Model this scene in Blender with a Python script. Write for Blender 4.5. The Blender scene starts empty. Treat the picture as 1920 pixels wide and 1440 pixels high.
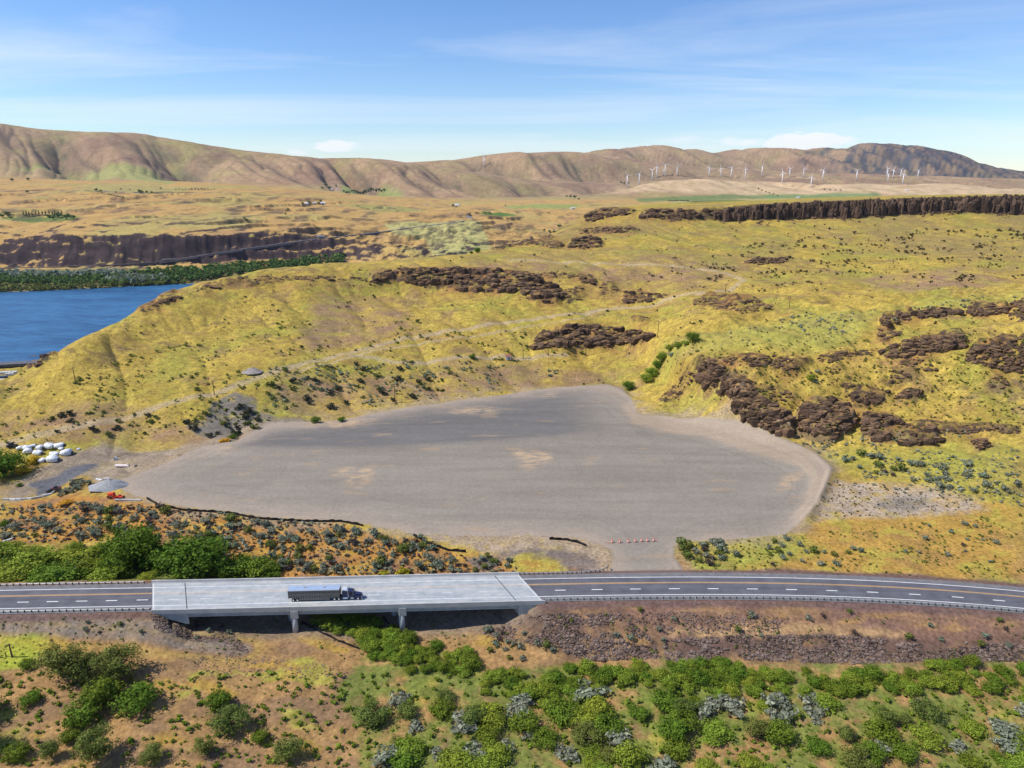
import bpy, math, random, bmesh
import numpy as np
from mathutils import Vector, Matrix

random.seed(7); rng = np.random.default_rng(7)
S = bpy.context.scene
COL = S.collection
R = math.radians

# ------------------------------------------------------------------ camera
H = 128.0; PITCH = R(17.0); F = 1280.0
cp, sp = math.cos(PITCH), math.sin(PITCH)
cam_d = bpy.data.cameras.new('camera'); cam = bpy.data.objects.new('camera', cam_d); COL.objects.link(cam)
cam.location = (0, 0, H); cam.rotation_euler = (R(90) - PITCH, 0, 0)
cam_d.sensor_width = 36; cam_d.lens = 24; cam_d.clip_start = 1; cam_d.clip_end = 60000
S.camera = cam
S.render.resolution_x = 1024; S.render.resolution_y = 768

# ------------------------------------------------------------------ light
SUN = Vector((-0.80, -0.08, 0.90)).normalized()
sun_el = math.asin(SUN.z); sun_az = math.atan2(SUN.x, SUN.y)
sd = bpy.data.lights.new('sun', 'SUN'); sd.energy = 4.9; sd.angle = R(0.5); sd.color = (1, 0.95, 0.86)
so = bpy.data.objects.new('sun', sd); COL.objects.link(so)
so.rotation_euler = SUN.to_track_quat('Z', 'Y').to_euler()
so.location = (0, 0, 600)

S.view_settings.view_transform = 'Standard'; S.view_settings.look = 'None'
S.view_settings.exposure = 0.22; S.view_settings.gamma = 1; S.view_settings.use_curve_mapping = False

def nd(nt, t, loc=None, **kw):
    n = nt.nodes.new(t)
    for k, v in kw.items():
        if k.startswith('i_'):
            n.inputs[k[2:].replace('_', ' ')].default_value = v
        else:
            setattr(n, k, v)
    return n

def make_world():
    W = bpy.data.worlds.new('World'); S.world = W; W.use_nodes = True
    nt = W.node_tree; nt.nodes.clear(); L = nt.links.new
    sky = nd(nt, 'ShaderNodeTexSky', sky_type='NISHITA', sun_disc=False, sun_elevation=sun_el, sun_rotation=sun_az,
             altitude=100, air_density=1.0, dust_density=0.0, ozone_density=3.0)
    tc = nd(nt, 'ShaderNodeTexCoord')
    sep = nd(nt, 'ShaderNodeSeparateXYZ'); L(tc.outputs['Generated'], sep.inputs[0])
    # project the view direction on a high sheet, so that clouds foreshorten towards the horizon
    def math2(op, a, b=None, clamp=False):
        m = nd(nt, 'ShaderNodeMath', operation=op, use_clamp=clamp)
        for i, x in enumerate((a, b)):
            if x is None: continue
            if isinstance(x, (int, float)): m.inputs[i].default_value = x
            else: L(x, m.inputs[i])
        return m.outputs[0]
    z = math2('ADD', math2('MAXIMUM', sep.outputs[2], 0.0), 0.10)
    px = math2('DIVIDE', sep.outputs[0], z); py = math2('DIVIDE', sep.outputs[1], z)
    cx = nd(nt, 'ShaderNodeCombineXYZ'); L(px, cx.inputs[0]); L(py, cx.inputs[1])
    mp = nd(nt, 'ShaderNodeMapping'); mp.inputs['Scale'].default_value = (0.30, 1.0, 1); mp.inputs['Rotation'].default_value = (0, 0, R(14))
    mp.inputs['Location'].default_value = (0.35, 2.4, 0)
    L(cx.outputs[0], mp.inputs[0])
    n1 = nd(nt, 'ShaderNodeTexNoise'); n1.inputs['Scale'].default_value = 0.55; n1.inputs['Detail'].default_value = 9
    n1.inputs['Roughness'].default_value = 0.62; n1.inputs['Distortion'].default_value = 0.8
    L(mp.outputs[0], n1.inputs[0])
    r1 = nd(nt, 'ShaderNodeMapRange'); r1.inputs[1].default_value = 0.47; r1.inputs[2].default_value = 0.85; L(n1.outputs[0], r1.inputs[0])
    cir = math2('MULTIPLY', r1.outputs[0], 0.75, True)
    # small cumulus that sit low behind the ridges
    mp2 = nd(nt, 'ShaderNodeMapping'); mp2.inputs['Scale'].default_value = (9, 9, 26)
    L(tc.outputs['Generated'], mp2.inputs[0])
    n2 = nd(nt, 'ShaderNodeTexNoise'); n2.inputs['Scale'].default_value = 1.6; n2.inputs['Detail'].default_value = 9; n2.inputs['Roughness'].default_value = 0.6
    L(mp2.outputs[0], n2.inputs[0])
    def puff(u, v, ru, rv, gain):
        x = (u - 960) / F; yv = (720 - v) / F
        d = Vector((x, cp + yv * sp, -sp + yv * cp)).normalized()
        dx = math2('DIVIDE', math2('SUBTRACT', sep.outputs[0], d.x), ru / F)
        dz = math2('DIVIDE', math2('SUBTRACT', sep.outputs[2], d.z), rv / F)
        rr = math2('ADD', math2('MULTIPLY', dx, dx), math2('MULTIPLY', dz, dz))
        k = math2('SUBTRACT', 1.0, rr)
        k = math2('ADD', k, math2('MULTIPLY', math2('SUBTRACT', n2.outputs[0], 0.46), 5.0))
        fwd = math2('GREATER_THAN', sep.outputs[1], 0.0)
        return math2('MULTIPLY', math2('MULTIPLY', k, gain, True), fwd)
    acc = puff(1512, 266, 62, 14, 2.2)
    for a in ((630, 275, 42, 10, 1.3), (545, 284, 34, 10, 1.2), (1390, 264, 42, 9, 1.0), (1290, 262, 70, 7, .3), (710, 272, 30, 8, .25), (500, 281, 30, 6, .3), (1000, 255, 60, 5, .15)):
        acc = math2('MAXIMUM', acc, puff(*a))
    tot = math2('MAXIMUM', cir, acc)
    tot = math2('MULTIPLY', tot, 0.9, True)
    sc = nd(nt, 'ShaderNodeMixRGB', blend_type='MIX'); sc.inputs[2].default_value = (10.2, 10.5, 11.2, 1)
    hsv = nd(nt, 'ShaderNodeHueSaturation'); hsv.inputs['Saturation'].default_value = 1.12; hsv.inputs['Value'].default_value = 1.45; hsv.inputs['Hue'].default_value = .506; tint = nd(nt, 'ShaderNodeMixRGB', blend_type='MULTIPLY'); tint.inputs[0].default_value = 1; tint.inputs[2].default_value = (.88, .95, 1.07, 1); L(sky.outputs[0], tint.inputs[1]); L(tint.outputs[0], hsv.inputs['Color'])
    L(tot, sc.inputs[0]); L(hsv.outputs[0], sc.inputs[1])
    bg = nd(nt, 'ShaderNodeBackground'); bg.inputs[1].default_value = 0.085
    L(sc.outputs[0], bg.inputs[0])
    out = nd(nt, 'ShaderNodeOutputWorld'); L(bg.outputs[0], out.inputs[0])
make_world()

# ------------------------------------------------------------------ projection helpers
def ray(u, v):
    x = (np.asarray(u, float) - 960) / F; yv = (720 - np.asarray(v, float)) / F
    den = cp + yv * sp
    return x / den, (sp - yv * cp) / den           # a = X/Y, t = drop/Y
def uv_of(X, Y, Z):
    dep = Y * cp + (H - Z) * sp
    up = Y * sp - (H - Z) * cp
    return 960 + F * X / dep, 720 - F * up / dep
def depth_of(Y, Z): return Y * cp + (H - Z) * sp

# ------------------------------------------------------------------ noise
_P = rng.permutation(4096).astype(np.int64)
_G = np.stack([np.cos(rng.random(4096) * 2 * np.pi), np.sin(rng.random(4096) * 2 * np.pi)], 1)
_ang = rng.random(4096) * 2 * np.pi; _G = np.stack([np.cos(_ang), np.sin(_ang)], 1)
def perlin(x, y):
    xi = np.floor(x).astype(np.int64); yi = np.floor(y).astype(np.int64)
    xf = x - xi; yf = y - yi
    u = xf * xf * xf * (xf * (xf * 6 - 15) + 10); v = yf * yf * yf * (yf * (yf * 6 - 15) + 10)
    def g(i, j, dx, dy):
        h = _P[(_P[(xi + i) & 4095] + yi + j) & 4095]
        return _G[h, 0] * dx + _G[h, 1] * dy
    n00 = g(0, 0, xf, yf); n10 = g(1, 0, xf - 1, yf); n01 = g(0, 1, xf, yf - 1); n11 = g(1, 1, xf - 1, yf - 1)
    a = n00 + u * (n10 - n00); b = n01 + u * (n11 - n01)
    return (a + v * (b - a)) * 1.5
def fbm(x, y, o=4, g=0.5):
    s = 0; a = 1; t = 0
    for i in range(o):
        s = s + a * perlin(x + 17.3 * i, y - 9.1 * i); t += a; a *= g; x = x * 2.03; y = y * 2.03
    return s / t
def sstep(a, b, x):
    t = np.clip((x - a) / (b - a), 0, 1); return t * t * (3 - 2 * t)

# ------------------------------------------------------------------ terrain rows (lofted feature lines)
def PV(*pts): return [('v',) + p for p in pts]     # (u, v, z)
def PD(*pts): return [('d',) + p for p in pts]     # (u, v, distance)
def PZ(*pts): return [('z',) + p for p in pts]     # (u, distance, z)
ROWS = [
 ('a', PZ((-400,40,-16),(2300,40,-16))),
 ('b', PZ((-400,112,-12),(0,112,-11),(500,112,-13),(1000,112,-13.5),(1500,112,-13),(1920,112,-12),(2400,112,-12))),
 ('c', PZ((-400,150,-7),(0,150,-7),(300,150,-8),(550,150,-10.5),(750,150,-11),(1000,150,-11),(1300,150,-10.5),(1600,150,-10),(1920,150,-10),(2300,150,-9))),
 ('d', PZ((-400,172,-4),(0,172,-4.5),(300,172,-6),(550,172,-9),(750,172,-9.5),(950,172,-9),(1300,170,-8),(1600,168,-8),(1920,164,-8),(2300,160,-8))),
 ('e', PZ((-400,192,-4),(0,192,-5),(300,192,-8),(550,192,-9),(750,192,-9),(950,192,-6),(1100,192,-3),(1300,192,-1.5),(1920,188,-1.5),(2300,188,-1.5))),
 ('f', PZ((-400,207,-5),(0,207,-6),(200,207,-8),(500,207,-7),(700,207,-5),(900,207,-3.2),(1100,207,-1.2),(1300,207,-0.6),(1920,205,0),(2300,200,0))),
 ('g', PV((-300,950,-4),(0,945,-4),(180,915,-.5),(280,938,0),(400,960,0),(640,980,0),(780,1003,0),(950,1012,0),(1100,1018,0),(1300,1012,0),(1480,1003,0),(1600,1000,.3),(1920,1000,1),(2300,1000,1))),
 ('h', PV((-300,900,-3),(0,900,-3),(200,865,0),(450,845,1.5),(700,842,2.2),(900,835,2.6),(1180,818,2.6),(1300,840,2.2),(1450,880,1.5),(1600,930,1.5),(1920,940,4),(2300,940,6))),
 ('i', PV((-300,850,0),(0,850,0),(200,840,0),(440,812,0),(600,785,0),(800,755,-.5),(1000,728,-.5),(1150,718,-.5),(1190,738,0),(1230,780,1),(1400,830,2),(1560,882,2),(1700,905,4),(1920,900,10),(2300,890,14))),
 ('j', PV((-300,840,2),(0,826,4),(200,785,7),(400,738,11),(560,690,15),(740,640,18),(900,620,20),(1050,603,22),(1130,632,15.5),(1180,660,10),(1225,695,6),(1260,715,8),(1300,742,10),(1400,765,12),(1500,775,13),(1600,780,13),(1750,790,14),(1920,800,16),(2300,800,18))),
 ('k', PV((-300,800,8),(0,770,10),(150,710,18),(260,650,24),(400,610,28),(560,580,31),(740,548,34),(900,552,34),(1050,578,26),(1150,592,23),(1200,625,19),(1250,655,20),(1300,668,28),(1450,668,33),(1600,660,34),(1750,650,38),(1920,640,42),(2300,640,44))),
 ('l', PV((-300,775,14),(0,716,15),(150,640,30),(260,580,38),(340,541,45),(420,521,49),(500,508,51),(640,494,53),(740,501,50),(900,503,48),(1000,513,44),(1060,538,38),(1150,545,34),(1250,560,32),(1300,600,33),(1500,600,38),(1700,580,43),(1920,572,47),(2300,570,48))),
 ('m', PZ((-300,450,-20),(0,440,-8),(150,470,8),(260,530,14),(340,590,22),(500,650,35),(640,690,43.5)) + PV((740,487,52),(900,479,54),(1000,480,53),(1100,490,50),(1250,500,48),(1500,500,48),(1700,495,50),(1920,490,52),(2300,490,52))),
 ('n', PZ((-300,560,-70),(0,560,-60),(150,620,-55),(340,760,-50),(500,850,-40),(640,860,-20),(740,820,15)) + PV((880,473,51),(980,460,54),(1050,442,61),(1100,428,65),(1200,416,73),(1400,411,74),(1600,408,76),(1920,402,80),(2300,402,80))),
 ('o', PZ((-300,700,-106),(0,700,-106),(340,860,-100),(640,1000,-90),(740,940,-60),(880,880,10),(980,880,36)) + PD((1050,430,890),(1100,403,925),(1200,393,915),(1400,383,925),(1600,373,930),(1920,366,935),(2300,366,935))),
 ('p', PZ((-300,850,-107),(0,856,-107),(340,980,-114),(640,1100,-114),(900,1150,-60),(1050,1150,10),(1100,1200,60),(1200,1300,78),(1400,1300,86),(1920,1300,92),(2300,1300,92))),
 ('q', PZ((-300,880,-117),(0,890,-117),(340,1010,-117),(640,1150,-117),(1100,1500,-60),(1920,1700,-60),(2300,1700,-60))),
 ('qb', PZ((-300,1400,-117),(0,1442,-117),(340,1555,-117),(640,1650,-117),(1000,1800,-100),(1920,2200,-60),(2300,2200,-60))),
 ('rb', PZ((-300,1428,-109.5),(0,1470,-109.5),(340,1583,-109.5),(640,1690,-109),(1000,1850,-95),(1920,2300,-55),(2300,2300,-55))),
 ('r', PV((-300,505,-104),(0,503,-102),(200,500,-100),(320,496,-98),(500,490,-95),(640,486,-92),(720,490,-88),(800,484,-84),(900,474,-76),(1000,462,-66),(1100,446,-56)) + PZ((1300,2450,-40),(1920,2450,-40),(2300,2450,-40))),
 ('s', PD((-300,443,1890),(0,443,1885),(150,441,1860),(300,441,1860),(430,440,1900),(520,434,1960),(640,436,2060),(760,432,2200),(860,418,2350),(1000,432,2420),(1100,425,2500),(1300,405,2600),(1920,405,2600),(2300,405,2600))),
 ('s2', PD((-300,412,2150),(0,412,2150),(200,408,2150),(400,408,2200),(640,412,2350),(760,408,2450),(860,402,2600),(1000,410,2750),(1100,405,2900),(1300,390,3000),(1920,390,3000),(2300,390,3000))),
 ('t', PD((-300,352,3300),(0,352,3300),(200,352,3300),(400,354,3300),(600,372,3100),(750,385,3100),(900,388,3300),(1100,380,3600),(1300,376,3900),(1500,374,4000),(1920,370,4000),(2300,370,4000))),
 ('u', PD((-300,332,3900),(0,332,3900),(200,335,3900),(400,340,3900),(550,350,3900),(700,364,3900),(900,367,4200),(1100,362,4500),(1180,352,4700),(1250,334,4900),(1310,332,4950),(1400,338,5000),(1520,352,4700),(1600,341,5000),(1690,347,4900),(1750,340,5200),(1920,352,5200),(2300,352,5200))),
 ('v1', PD((-300,222,5200),(0,229,5200),(100,238,5200),(200,242,5200),(280,245,5200),(330,257,5200),(400,272,5250),(520,288,5300),(640,293,5300),(780,303,5300),(850,313,5300),(950,330,5400),(1060,345,5600),(1150,346,5800),(1250,339,6000),(1400,333,6200),(1600,331,6400),(1800,334,6500),(1920,345,6500),(2300,345,6500))),
 ('w1', PD((-300,260,5900),(0,260,5900),(400,300,5900),(640,318,5900),(780,322,5950),(850,326,6000),(950,335,6000),(1060,337,6100),(1150,336,6400),(1400,328,6700),(1920,338,6900),(2300,338,6900))),
 ('v2', PD((-300,255,6800),(0,260,6800),(400,290,6800),(600,302,6800),(780,303,6800),(860,293,6800),(930,285,6800),(1000,280,6800),(1060,278,6800),(1095,282,6800),(1150,292,6900),(1250,303,6900),(1400,316,7000),(1920,332,7100),(2300,335,7100))),
 ('w2', PD((-300,270,7600),(780,310,7600),(1060,292,7600),(1200,306,7600),(1400,317,7600),(1920,332,7600),(2300,334,7600))),
 ('v3', PD((-300,270,9000),(780,305,9000),(1060,290,9000),(1100,283,9000),(1150,275,9000),(1200,270,9000),(1260,268,9000),(1320,272,9000),(1380,277,9000),(1450,276,9000),(1540,276,9000),(1590,269,9000),(1640,265,9000),(1680,268,9000),(1720,270,9000),(1745,275,9000),(1790,283,9000),(1850,297,9000),(1920,312,9000),(2050,325,9000),(2300,330,9000))),
 ('x', PZ((-400,10500,-60),(2300,10500,-60))),
 ('y', PZ((-400,15000,-80),(2300,15000,-80))),
]
RN = [r[0] for r in ROWS]

NC = 1000
core = np.linspace(-0.80, 0.80, NC - 100)
A = np.concatenate([np.linspace(-1.5, -0.80, 51)[:-1], core, np.linspace(0.80, 1.5, 51)[1:]])
# radial rows: each span gets the number of rows it needs in the picture
spans = [(40, 112, 14), (112, 160, 90), (160, 235, 150), (235, 420, 190), (420, 700, 150), (700, 960, 80), (960, 1440, 22),
         (1440, 1760, 22), (1760, 2100, 70), (2100, 3300, 105), (3300, 5300, 76), (5300, 9000, 88), (9000, 15000, 10)]
ss = []
for a0, b0, n in spans: ss += list(np.linspace(math.log(a0), math.log(b0), n, endpoint=False))
ss.append(math.log(15000)); SG = np.array(ss); NR = len(SG)

def conv(pt):
    if pt[0] == 'v':
        a, t = ray(pt[1], pt[2]); return float(a), (H - pt[3]) / float(t), pt[3]
    if pt[0] == 'd':
        a, t = ray(pt[1], pt[2]); return float(a), pt[3], H - float(t) * pt[3]
    Y, z = pt[2], pt[3]; return (pt[1] - 960) / F * (cp + (H - z) / Y * sp), Y, z

def pchip_d(x, y):                                  # x,y (n, m)
    h = np.diff(x, axis=0); dl = np.diff(y, axis=0) / h
    d = np.zeros_like(y)
    w1 = 2 * h[1:] + h[:-1]; w2 = h[1:] + 2 * h[:-1]
    same = (dl[:-1] * dl[1:]) > 0
    with np.errstate(divide='ignore', invalid='ignore'):
        hm = (w1 + w2) / (w1 / dl[:-1] + w2 / dl[1:])
    d[1:-1] = np.where(same, hm, 0); d[0] = dl[0]; d[-1] = dl[-1]
    return h, d
def pchip1(x, y, xq):
    x = np.asarray(x, float)[:, None]; y = np.asarray(y, float)[:, None]
    h, d = pchip_d(x, y)
    xq = np.clip(xq, x[0, 0], x[-1, 0])
    k = np.clip(np.searchsorted(x[:, 0], xq) - 1, 0, len(x) - 2)
    t = (xq - x[k, 0]) / h[k, 0]
    return ((2*t**3-3*t**2+1) * y[k, 0] + (t**3-2*t**2+t) * h[k, 0] * d[k, 0] + (-2*t**3+3*t**2) * y[k+1, 0] + (t**3-t**2) * h[k, 0] * d[k+1, 0])

KS = []; KZ = []
for name, pts in ROWS:
    q = sorted(conv(p) for p in pts)
    a = [p[0] for p in q]; s = [math.log(p[1]) for p in q]; z = [p[2] for p in q]
    KS.append(pchip1(a, s, A)); KZ.append(pchip1(a, z, A))
KS = np.array(KS); KZ = np.array(KZ)
def csm(M, n=9):
    k = np.exp(-.5 * (np.arange(-3*n, 3*n+1) / n) ** 2); k /= k.sum()
    return np.array([np.convolve(np.pad(r, 3*n, mode='edge'), k, 'valid') for r in M])
KS = csm(KS); KZ = csm(KZ)
for r in range(1, len(KS)): KS[r] = np.maximum(KS[r], KS[r-1] + 0.004)
hh, dd = pchip_d(KS, KZ)
def loft(SG):
    n = len(SG); idx = np.zeros((n, len(A)), int)
    for r in range(1, len(KS) - 1): idx += (SG[:, None] >= KS[r][None, :])
    g = lambda M: np.take_along_axis(M, idx, 0)
    s0 = g(KS[:-1]); h = g(hh); t = np.clip((SG[:, None] - s0) / h, 0, 1)
    z = ((2*t**3-3*t**2+1) * g(KZ[:-1]) + (t**3-2*t**2+t) * h * g(dd[:-1]) + (-2*t**3+3*t**2) * g(KZ[1:]) + (t**3-t**2) * h * g(dd[1:]))
    return z, idx, t
Zb, IDX, TT = loft(SG)
YG = np.exp(SG)[:, None] * np.ones_like(A)[None, :]
XG = A[None, :] * YG

def colrow(name):                                   # ln Y of a feature line over the columns
    return KS[RN.index(name)][None, :]

def zsample(G, X, Y):
    a = np.asarray(X, float) / np.asarray(Y, float); s = np.log(Y)
    ca = np.interp(a, A, np.arange(len(A))); cs = np.interp(s, SG, np.arange(NR))
    i = np.clip(ca.astype(int), 0, len(A) - 2); j = np.clip(cs.astype(int), 0, NR - 2)
    fa = ca - i; fs = cs - j
    return (G[j, i] * (1-fa) * (1-fs) + G[j, i+1] * fa * (1-fs) + G[j+1, i] * (1-fa) * fs + G[j+1, i+1] * fa * fs)

def cast(G, u, v, ymin=60.0):
    """first point of the ground met by the rays through pixels (u, v)"""
    u = np.atleast_1d(np.asarray(u, float)); v = np.atleast_1d(np.asarray(v, float))
    a, t = ray(u, v)
    ca = np.interp(a, A, np.arange(len(A))); i = np.clip(ca.astype(int), 0, len(A) - 2); fa = (ca - i)[:, None]
    Ys = np.exp(SG)
    out = np.zeros((len(u), 3))
    for b in range(0, len(u), 2000):
        sl = slice(b, b + 2000)
        zc = G[:, i[sl]].T * (1 - fa[sl]) + G[:, i[sl] + 1].T * fa[sl]
        dz = (H - t[sl][:, None] * Ys[None, :]) - zc
        hit = (dz <= 0) & (Ys[None, :] > ymin)
        k = np.argmax(hit, 1); k[~hit.any(1)] = NR - 1; k = np.maximum(k, 1)
        n = np.arange(len(k)); d0 = dz[n, k-1]; d1 = dz[n, k]
        f = np.clip(d0 / np.where(np.abs(d0 - d1) < 1e-9, 1e-9, d0 - d1), 0, 1)
        Y = Ys[k-1] + f * (Ys[k] - Ys[k-1])
        out[sl, 0] = a[sl] * Y; out[sl, 1] = Y; out[sl, 2] = zc[n, k-1] + f * (zc[n, k] - zc[n, k-1])
    return out

def pip(X, Y, poly):
    X = np.asarray(X); Y = np.asarray(Y); poly = np.asarray(poly)
    res = np.zeros(X.shape, bool)
    x0, y0 = poly.min(0); x1, y1 = poly.max(0)
    bb = (X >= x0) & (X <= x1) & (Y >= y0) & (Y <= y1)
    if not bb.any(): return res
    x = X[bb]; y = Y[bb]; c = np.zeros(x.shape, bool); n = len(poly)
    for k in range(n):
        ax, ay = poly[k]; bx, by = poly[k-1]
        m = ((ay > y) != (by > y)); 
        if by == ay: continue
        c ^= m & (x < (bx - ax) * (y - ay) / (by - ay) + ax)
    res[bb] = c; return res
def dist_line(X, Y, pts, maxd):
    pts = np.asarray(pts); D = np.full(X.shape, 1e9)
    x0, y0 = pts.min(0) - maxd; x1, y1 = pts.max(0) + maxd
    bb = (X >= x0) & (X <= x1) & (Y >= y0) & (Y <= y1)
    if not bb.any(): return D
    x = X[bb]; y = Y[bb]; d = np.full(x.shape, 1e9)
    for k in range(len(pts) - 1):
        ax, ay = pts[k]; bx, by = pts[k+1]; L2 = (bx-ax)**2 + (by-ay)**2 + 1e-9
        t = np.clip(((x-ax)*(bx-ax) + (y-ay)*(by-ay)) / L2, 0, 1)
        d = np.minimum(d, np.hypot(x - ax - t*(bx-ax), y - ay - t*(by-ay)))
    D[bb] = d; return D
def blur(M, n, it=2):
    for _ in range(it):
        for ax in (0, 1):
            c = np.cumsum(np.pad(M, [(n+1, n) if k == ax else (0, 0) for k in (0, 1)], mode='edge'), axis=ax)
            M = (np.take(c, range(2*n+1, c.shape[ax]), ax) - np.take(c, range(0, c.shape[ax] - 2*n - 1), ax)) / (2*n+1)
    return M

def wpoly(px, G=None, z=None):                      # pixel outline -> ground outline
    p = np.array(px, float)
    if z is not None:
        a, t = ray(p[:, 0], p[:, 1]); Y = (H - z) / t; return np.stack([a * Y, Y], 1)
    return cast(Zb if G is None else G, p[:, 0], p[:, 1])[:, :2]

# ------------------------------------------------------------------ highway line
yl = [(-300,1126),(0,1118),(285,1112.5),(600,1106),(850,1099.5),(1000,1096),(1200,1093),(1390,1092.3),(1560,1096),(1700,1102.5),(1820,1110.5),(1920,1119),(2150,1146)]
_a, _t = ray([p[0] for p in yl], [p[1] for p in yl]); _Y = H / _t; _X = _a * _Y
PC = np.polyfit(_X / 150, _Y, 5)
def yc(X): return np.polyval(PC, np.clip(X, -230, 230) / 150)
def ydc(X):
    return np.polyval(np.polyder(PC), np.clip(X, -230, 230) / 150) / 150
def road_pt(X, off, z=0.0):                          # off > 0 is away from the camera
    m = ydc(X); n = math.hypot(1, m)
    return (X - off * m / n, yc(X) + off / n, z)
_ys = [float((H / ray(1200, v)[1])) for v in (1082.5, 1093, 1104.5, 1115.5, 1123)]
OFF_FAR, OFF_DASH, OFF_NEAR, OFF_RAIL = _ys[0] - _ys[1], _ys[2] - _ys[1], _ys[3] - _ys[1], _ys[4] - _ys[1]
SH_FAR = OFF_FAR + 2.6; SH_NEAR = OFF_RAIL - 0.7
# bridge ends on the skew
def bx(end, off):                                    # X of a bridge end at a given offset
    return (-115.2 if end == 0 else 5.2) - off * 0.46
print('offsets', OFF_FAR, OFF_DASH, OFF_NEAR, OFF_RAIL)

# ------------------------------------------------------------------ zones traced from the picture
LOT = wpoly([(205,905),(240,925),(300,945),(400,958),(500,970),(640,978),(720,990),(780,1002),(860,1005),(1000,1005),(1100,1012),(1150,1030),(1140,1078),(1290,1078),(1262,1040),(1270,1016),(1400,1010),(1470,1004),(1520,970),(1545,930),(1562,885),(1530,862),(1450,835),(1380,812),(1300,795),(1235,782),(1198,778),(1185,750),(1170,727),(1140,718),(1060,722),(1000,728),(950,738),(880,745),(800,757),(700,772),(620,788),(560,790),(500,793),(440,830),(380,840),(300,875)], z=0)
LOTD = wpoly([(440,838),(520,840),(700,843),(900,834),(1050,822),(1180,812),(1195,790),(1180,750),(1165,727),(1140,718),(1000,728),(880,745),(700,772),(560,795),(500,800)], z=2.2)
LOTRIM = wpoly([(1185,750),(1200,776),(1240,780),(1300,793),(1400,820),(1480,843),(1540,868),(1566,888),(1545,930),(1520,975),(1480,975),(1510,940),(1520,900),(1500,880),(1400,850),(1320,822),(1240,812),(1190,800),(1165,760)], z=1)
APRON = wpoly([(0,905),(60,880),(140,850),(200,835),(300,850),(380,835),(440,812),(470,800),(500,850),(420,880),(300,920),(215,915),(150,890),(100,905),(40,925),(0,930)], z=-1)
WASH = wpoly([(385,790),(400,745),(440,730),(480,745),(480,770),(520,780),(600,783),(500,810),(440,822),(380,820),(345,790)])
PALE = wpoly([(1525,965),(1540,930),(1560,900),(1640,905),(1750,925),(1830,945),(1850,955),(1760,962),(1650,965)], z=2)
RUST = [wpoly(p) for p in (
    [(0,935),(150,925),(280,940),(400,965),(640,985),(780,1010),(860,1040),(1000,1045),(1140,1075),(1000,1082),(480,1095),(400,1020),(200,1010),(0,1020)],
    [(1540,900),(1640,895),(1800,930),(1920,950),(1920,1085),(1500,1068),(1300,1070),(1450,1050),(1520,1000),(1530,970)],
    )]
PINK = [wpoly(p) for p in (
    [(0,770),(180,760),(330,770),(250,800),(100,815),(0,820)],
    [(540,690),(600,700),(740,700),(760,740),(650,775),(560,770),(500,740)],
    [(780,690),(900,670),(1050,690),(1200,700),(1150,715),(1000,725),(850,745),(760,755)],
    [(380,800),(460,800),(400,835),(300,840),(200,830),(300,800)],
    [(590,560),(720,560),(800,600),(700,640),(560,660)],
    [(1060,500),(1250,480),(1400,500),(1350,530),(1150,530)],
    [(1600,520),(1800,500),(1900,530),(1700,550)],
    [(820,495),(1000,485),(1080,500),(1010,515),(900,505)])]
TRACKS = [  # dirt tracks: (pixels, half width m, colour mix)
    ([(-60,838),(0,826),(100,806),(220,780),(330,752),(420,727),(520,692),(600,668),(700,648),(760,632),(860,615),(960,600),(1060,588),(1150,577),(1250,563),(1310,552),(1370,540),(1395,522),(1360,508),(1300,500),(1200,494),(1080,490),(960,487)], 2.7),
    ([(655,662),(700,668),(740,678),(800,678),(900,672),(945,668),(1060,665)], 2.0),
    ([(700,700),(740,710),(790,735),(815,752)], .8),
    ([(560,690),(700,655),(800,640),(900,624),(1010,607),(1100,596)], 1.2),
]
TR_W = [(wpoly(p), w) for p, w in TRACKS]
TR_W.append((wpoly([(-40,1200),(90,1205),(260,1210),(380,1216),(450,1218)], z=-8), 3.0))
PATCH = [wpoly(p, z=1) for p in (
    [(620,890),(660,880),(668,885),(640,898)], [(655,905),(690,880),(720,872),(700,890),(690,905),(660,915)],
    [(960,855),(1000,850),(1035,858),(1030,870),(1000,885),(975,880),(980,865)], [(1080,868),(1110,870),(1105,876),(1085,874)],
    [(1455,920),(1480,895),(1510,890),(1490,915)], [(820,768),(900,760),(950,765),(880,775)], [(1010,738),(1040,732),(1045,740)],
    [(560,795),(640,780),(720,785),(650,800)], [(400,850),(450,842),(430,855)])]

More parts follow.
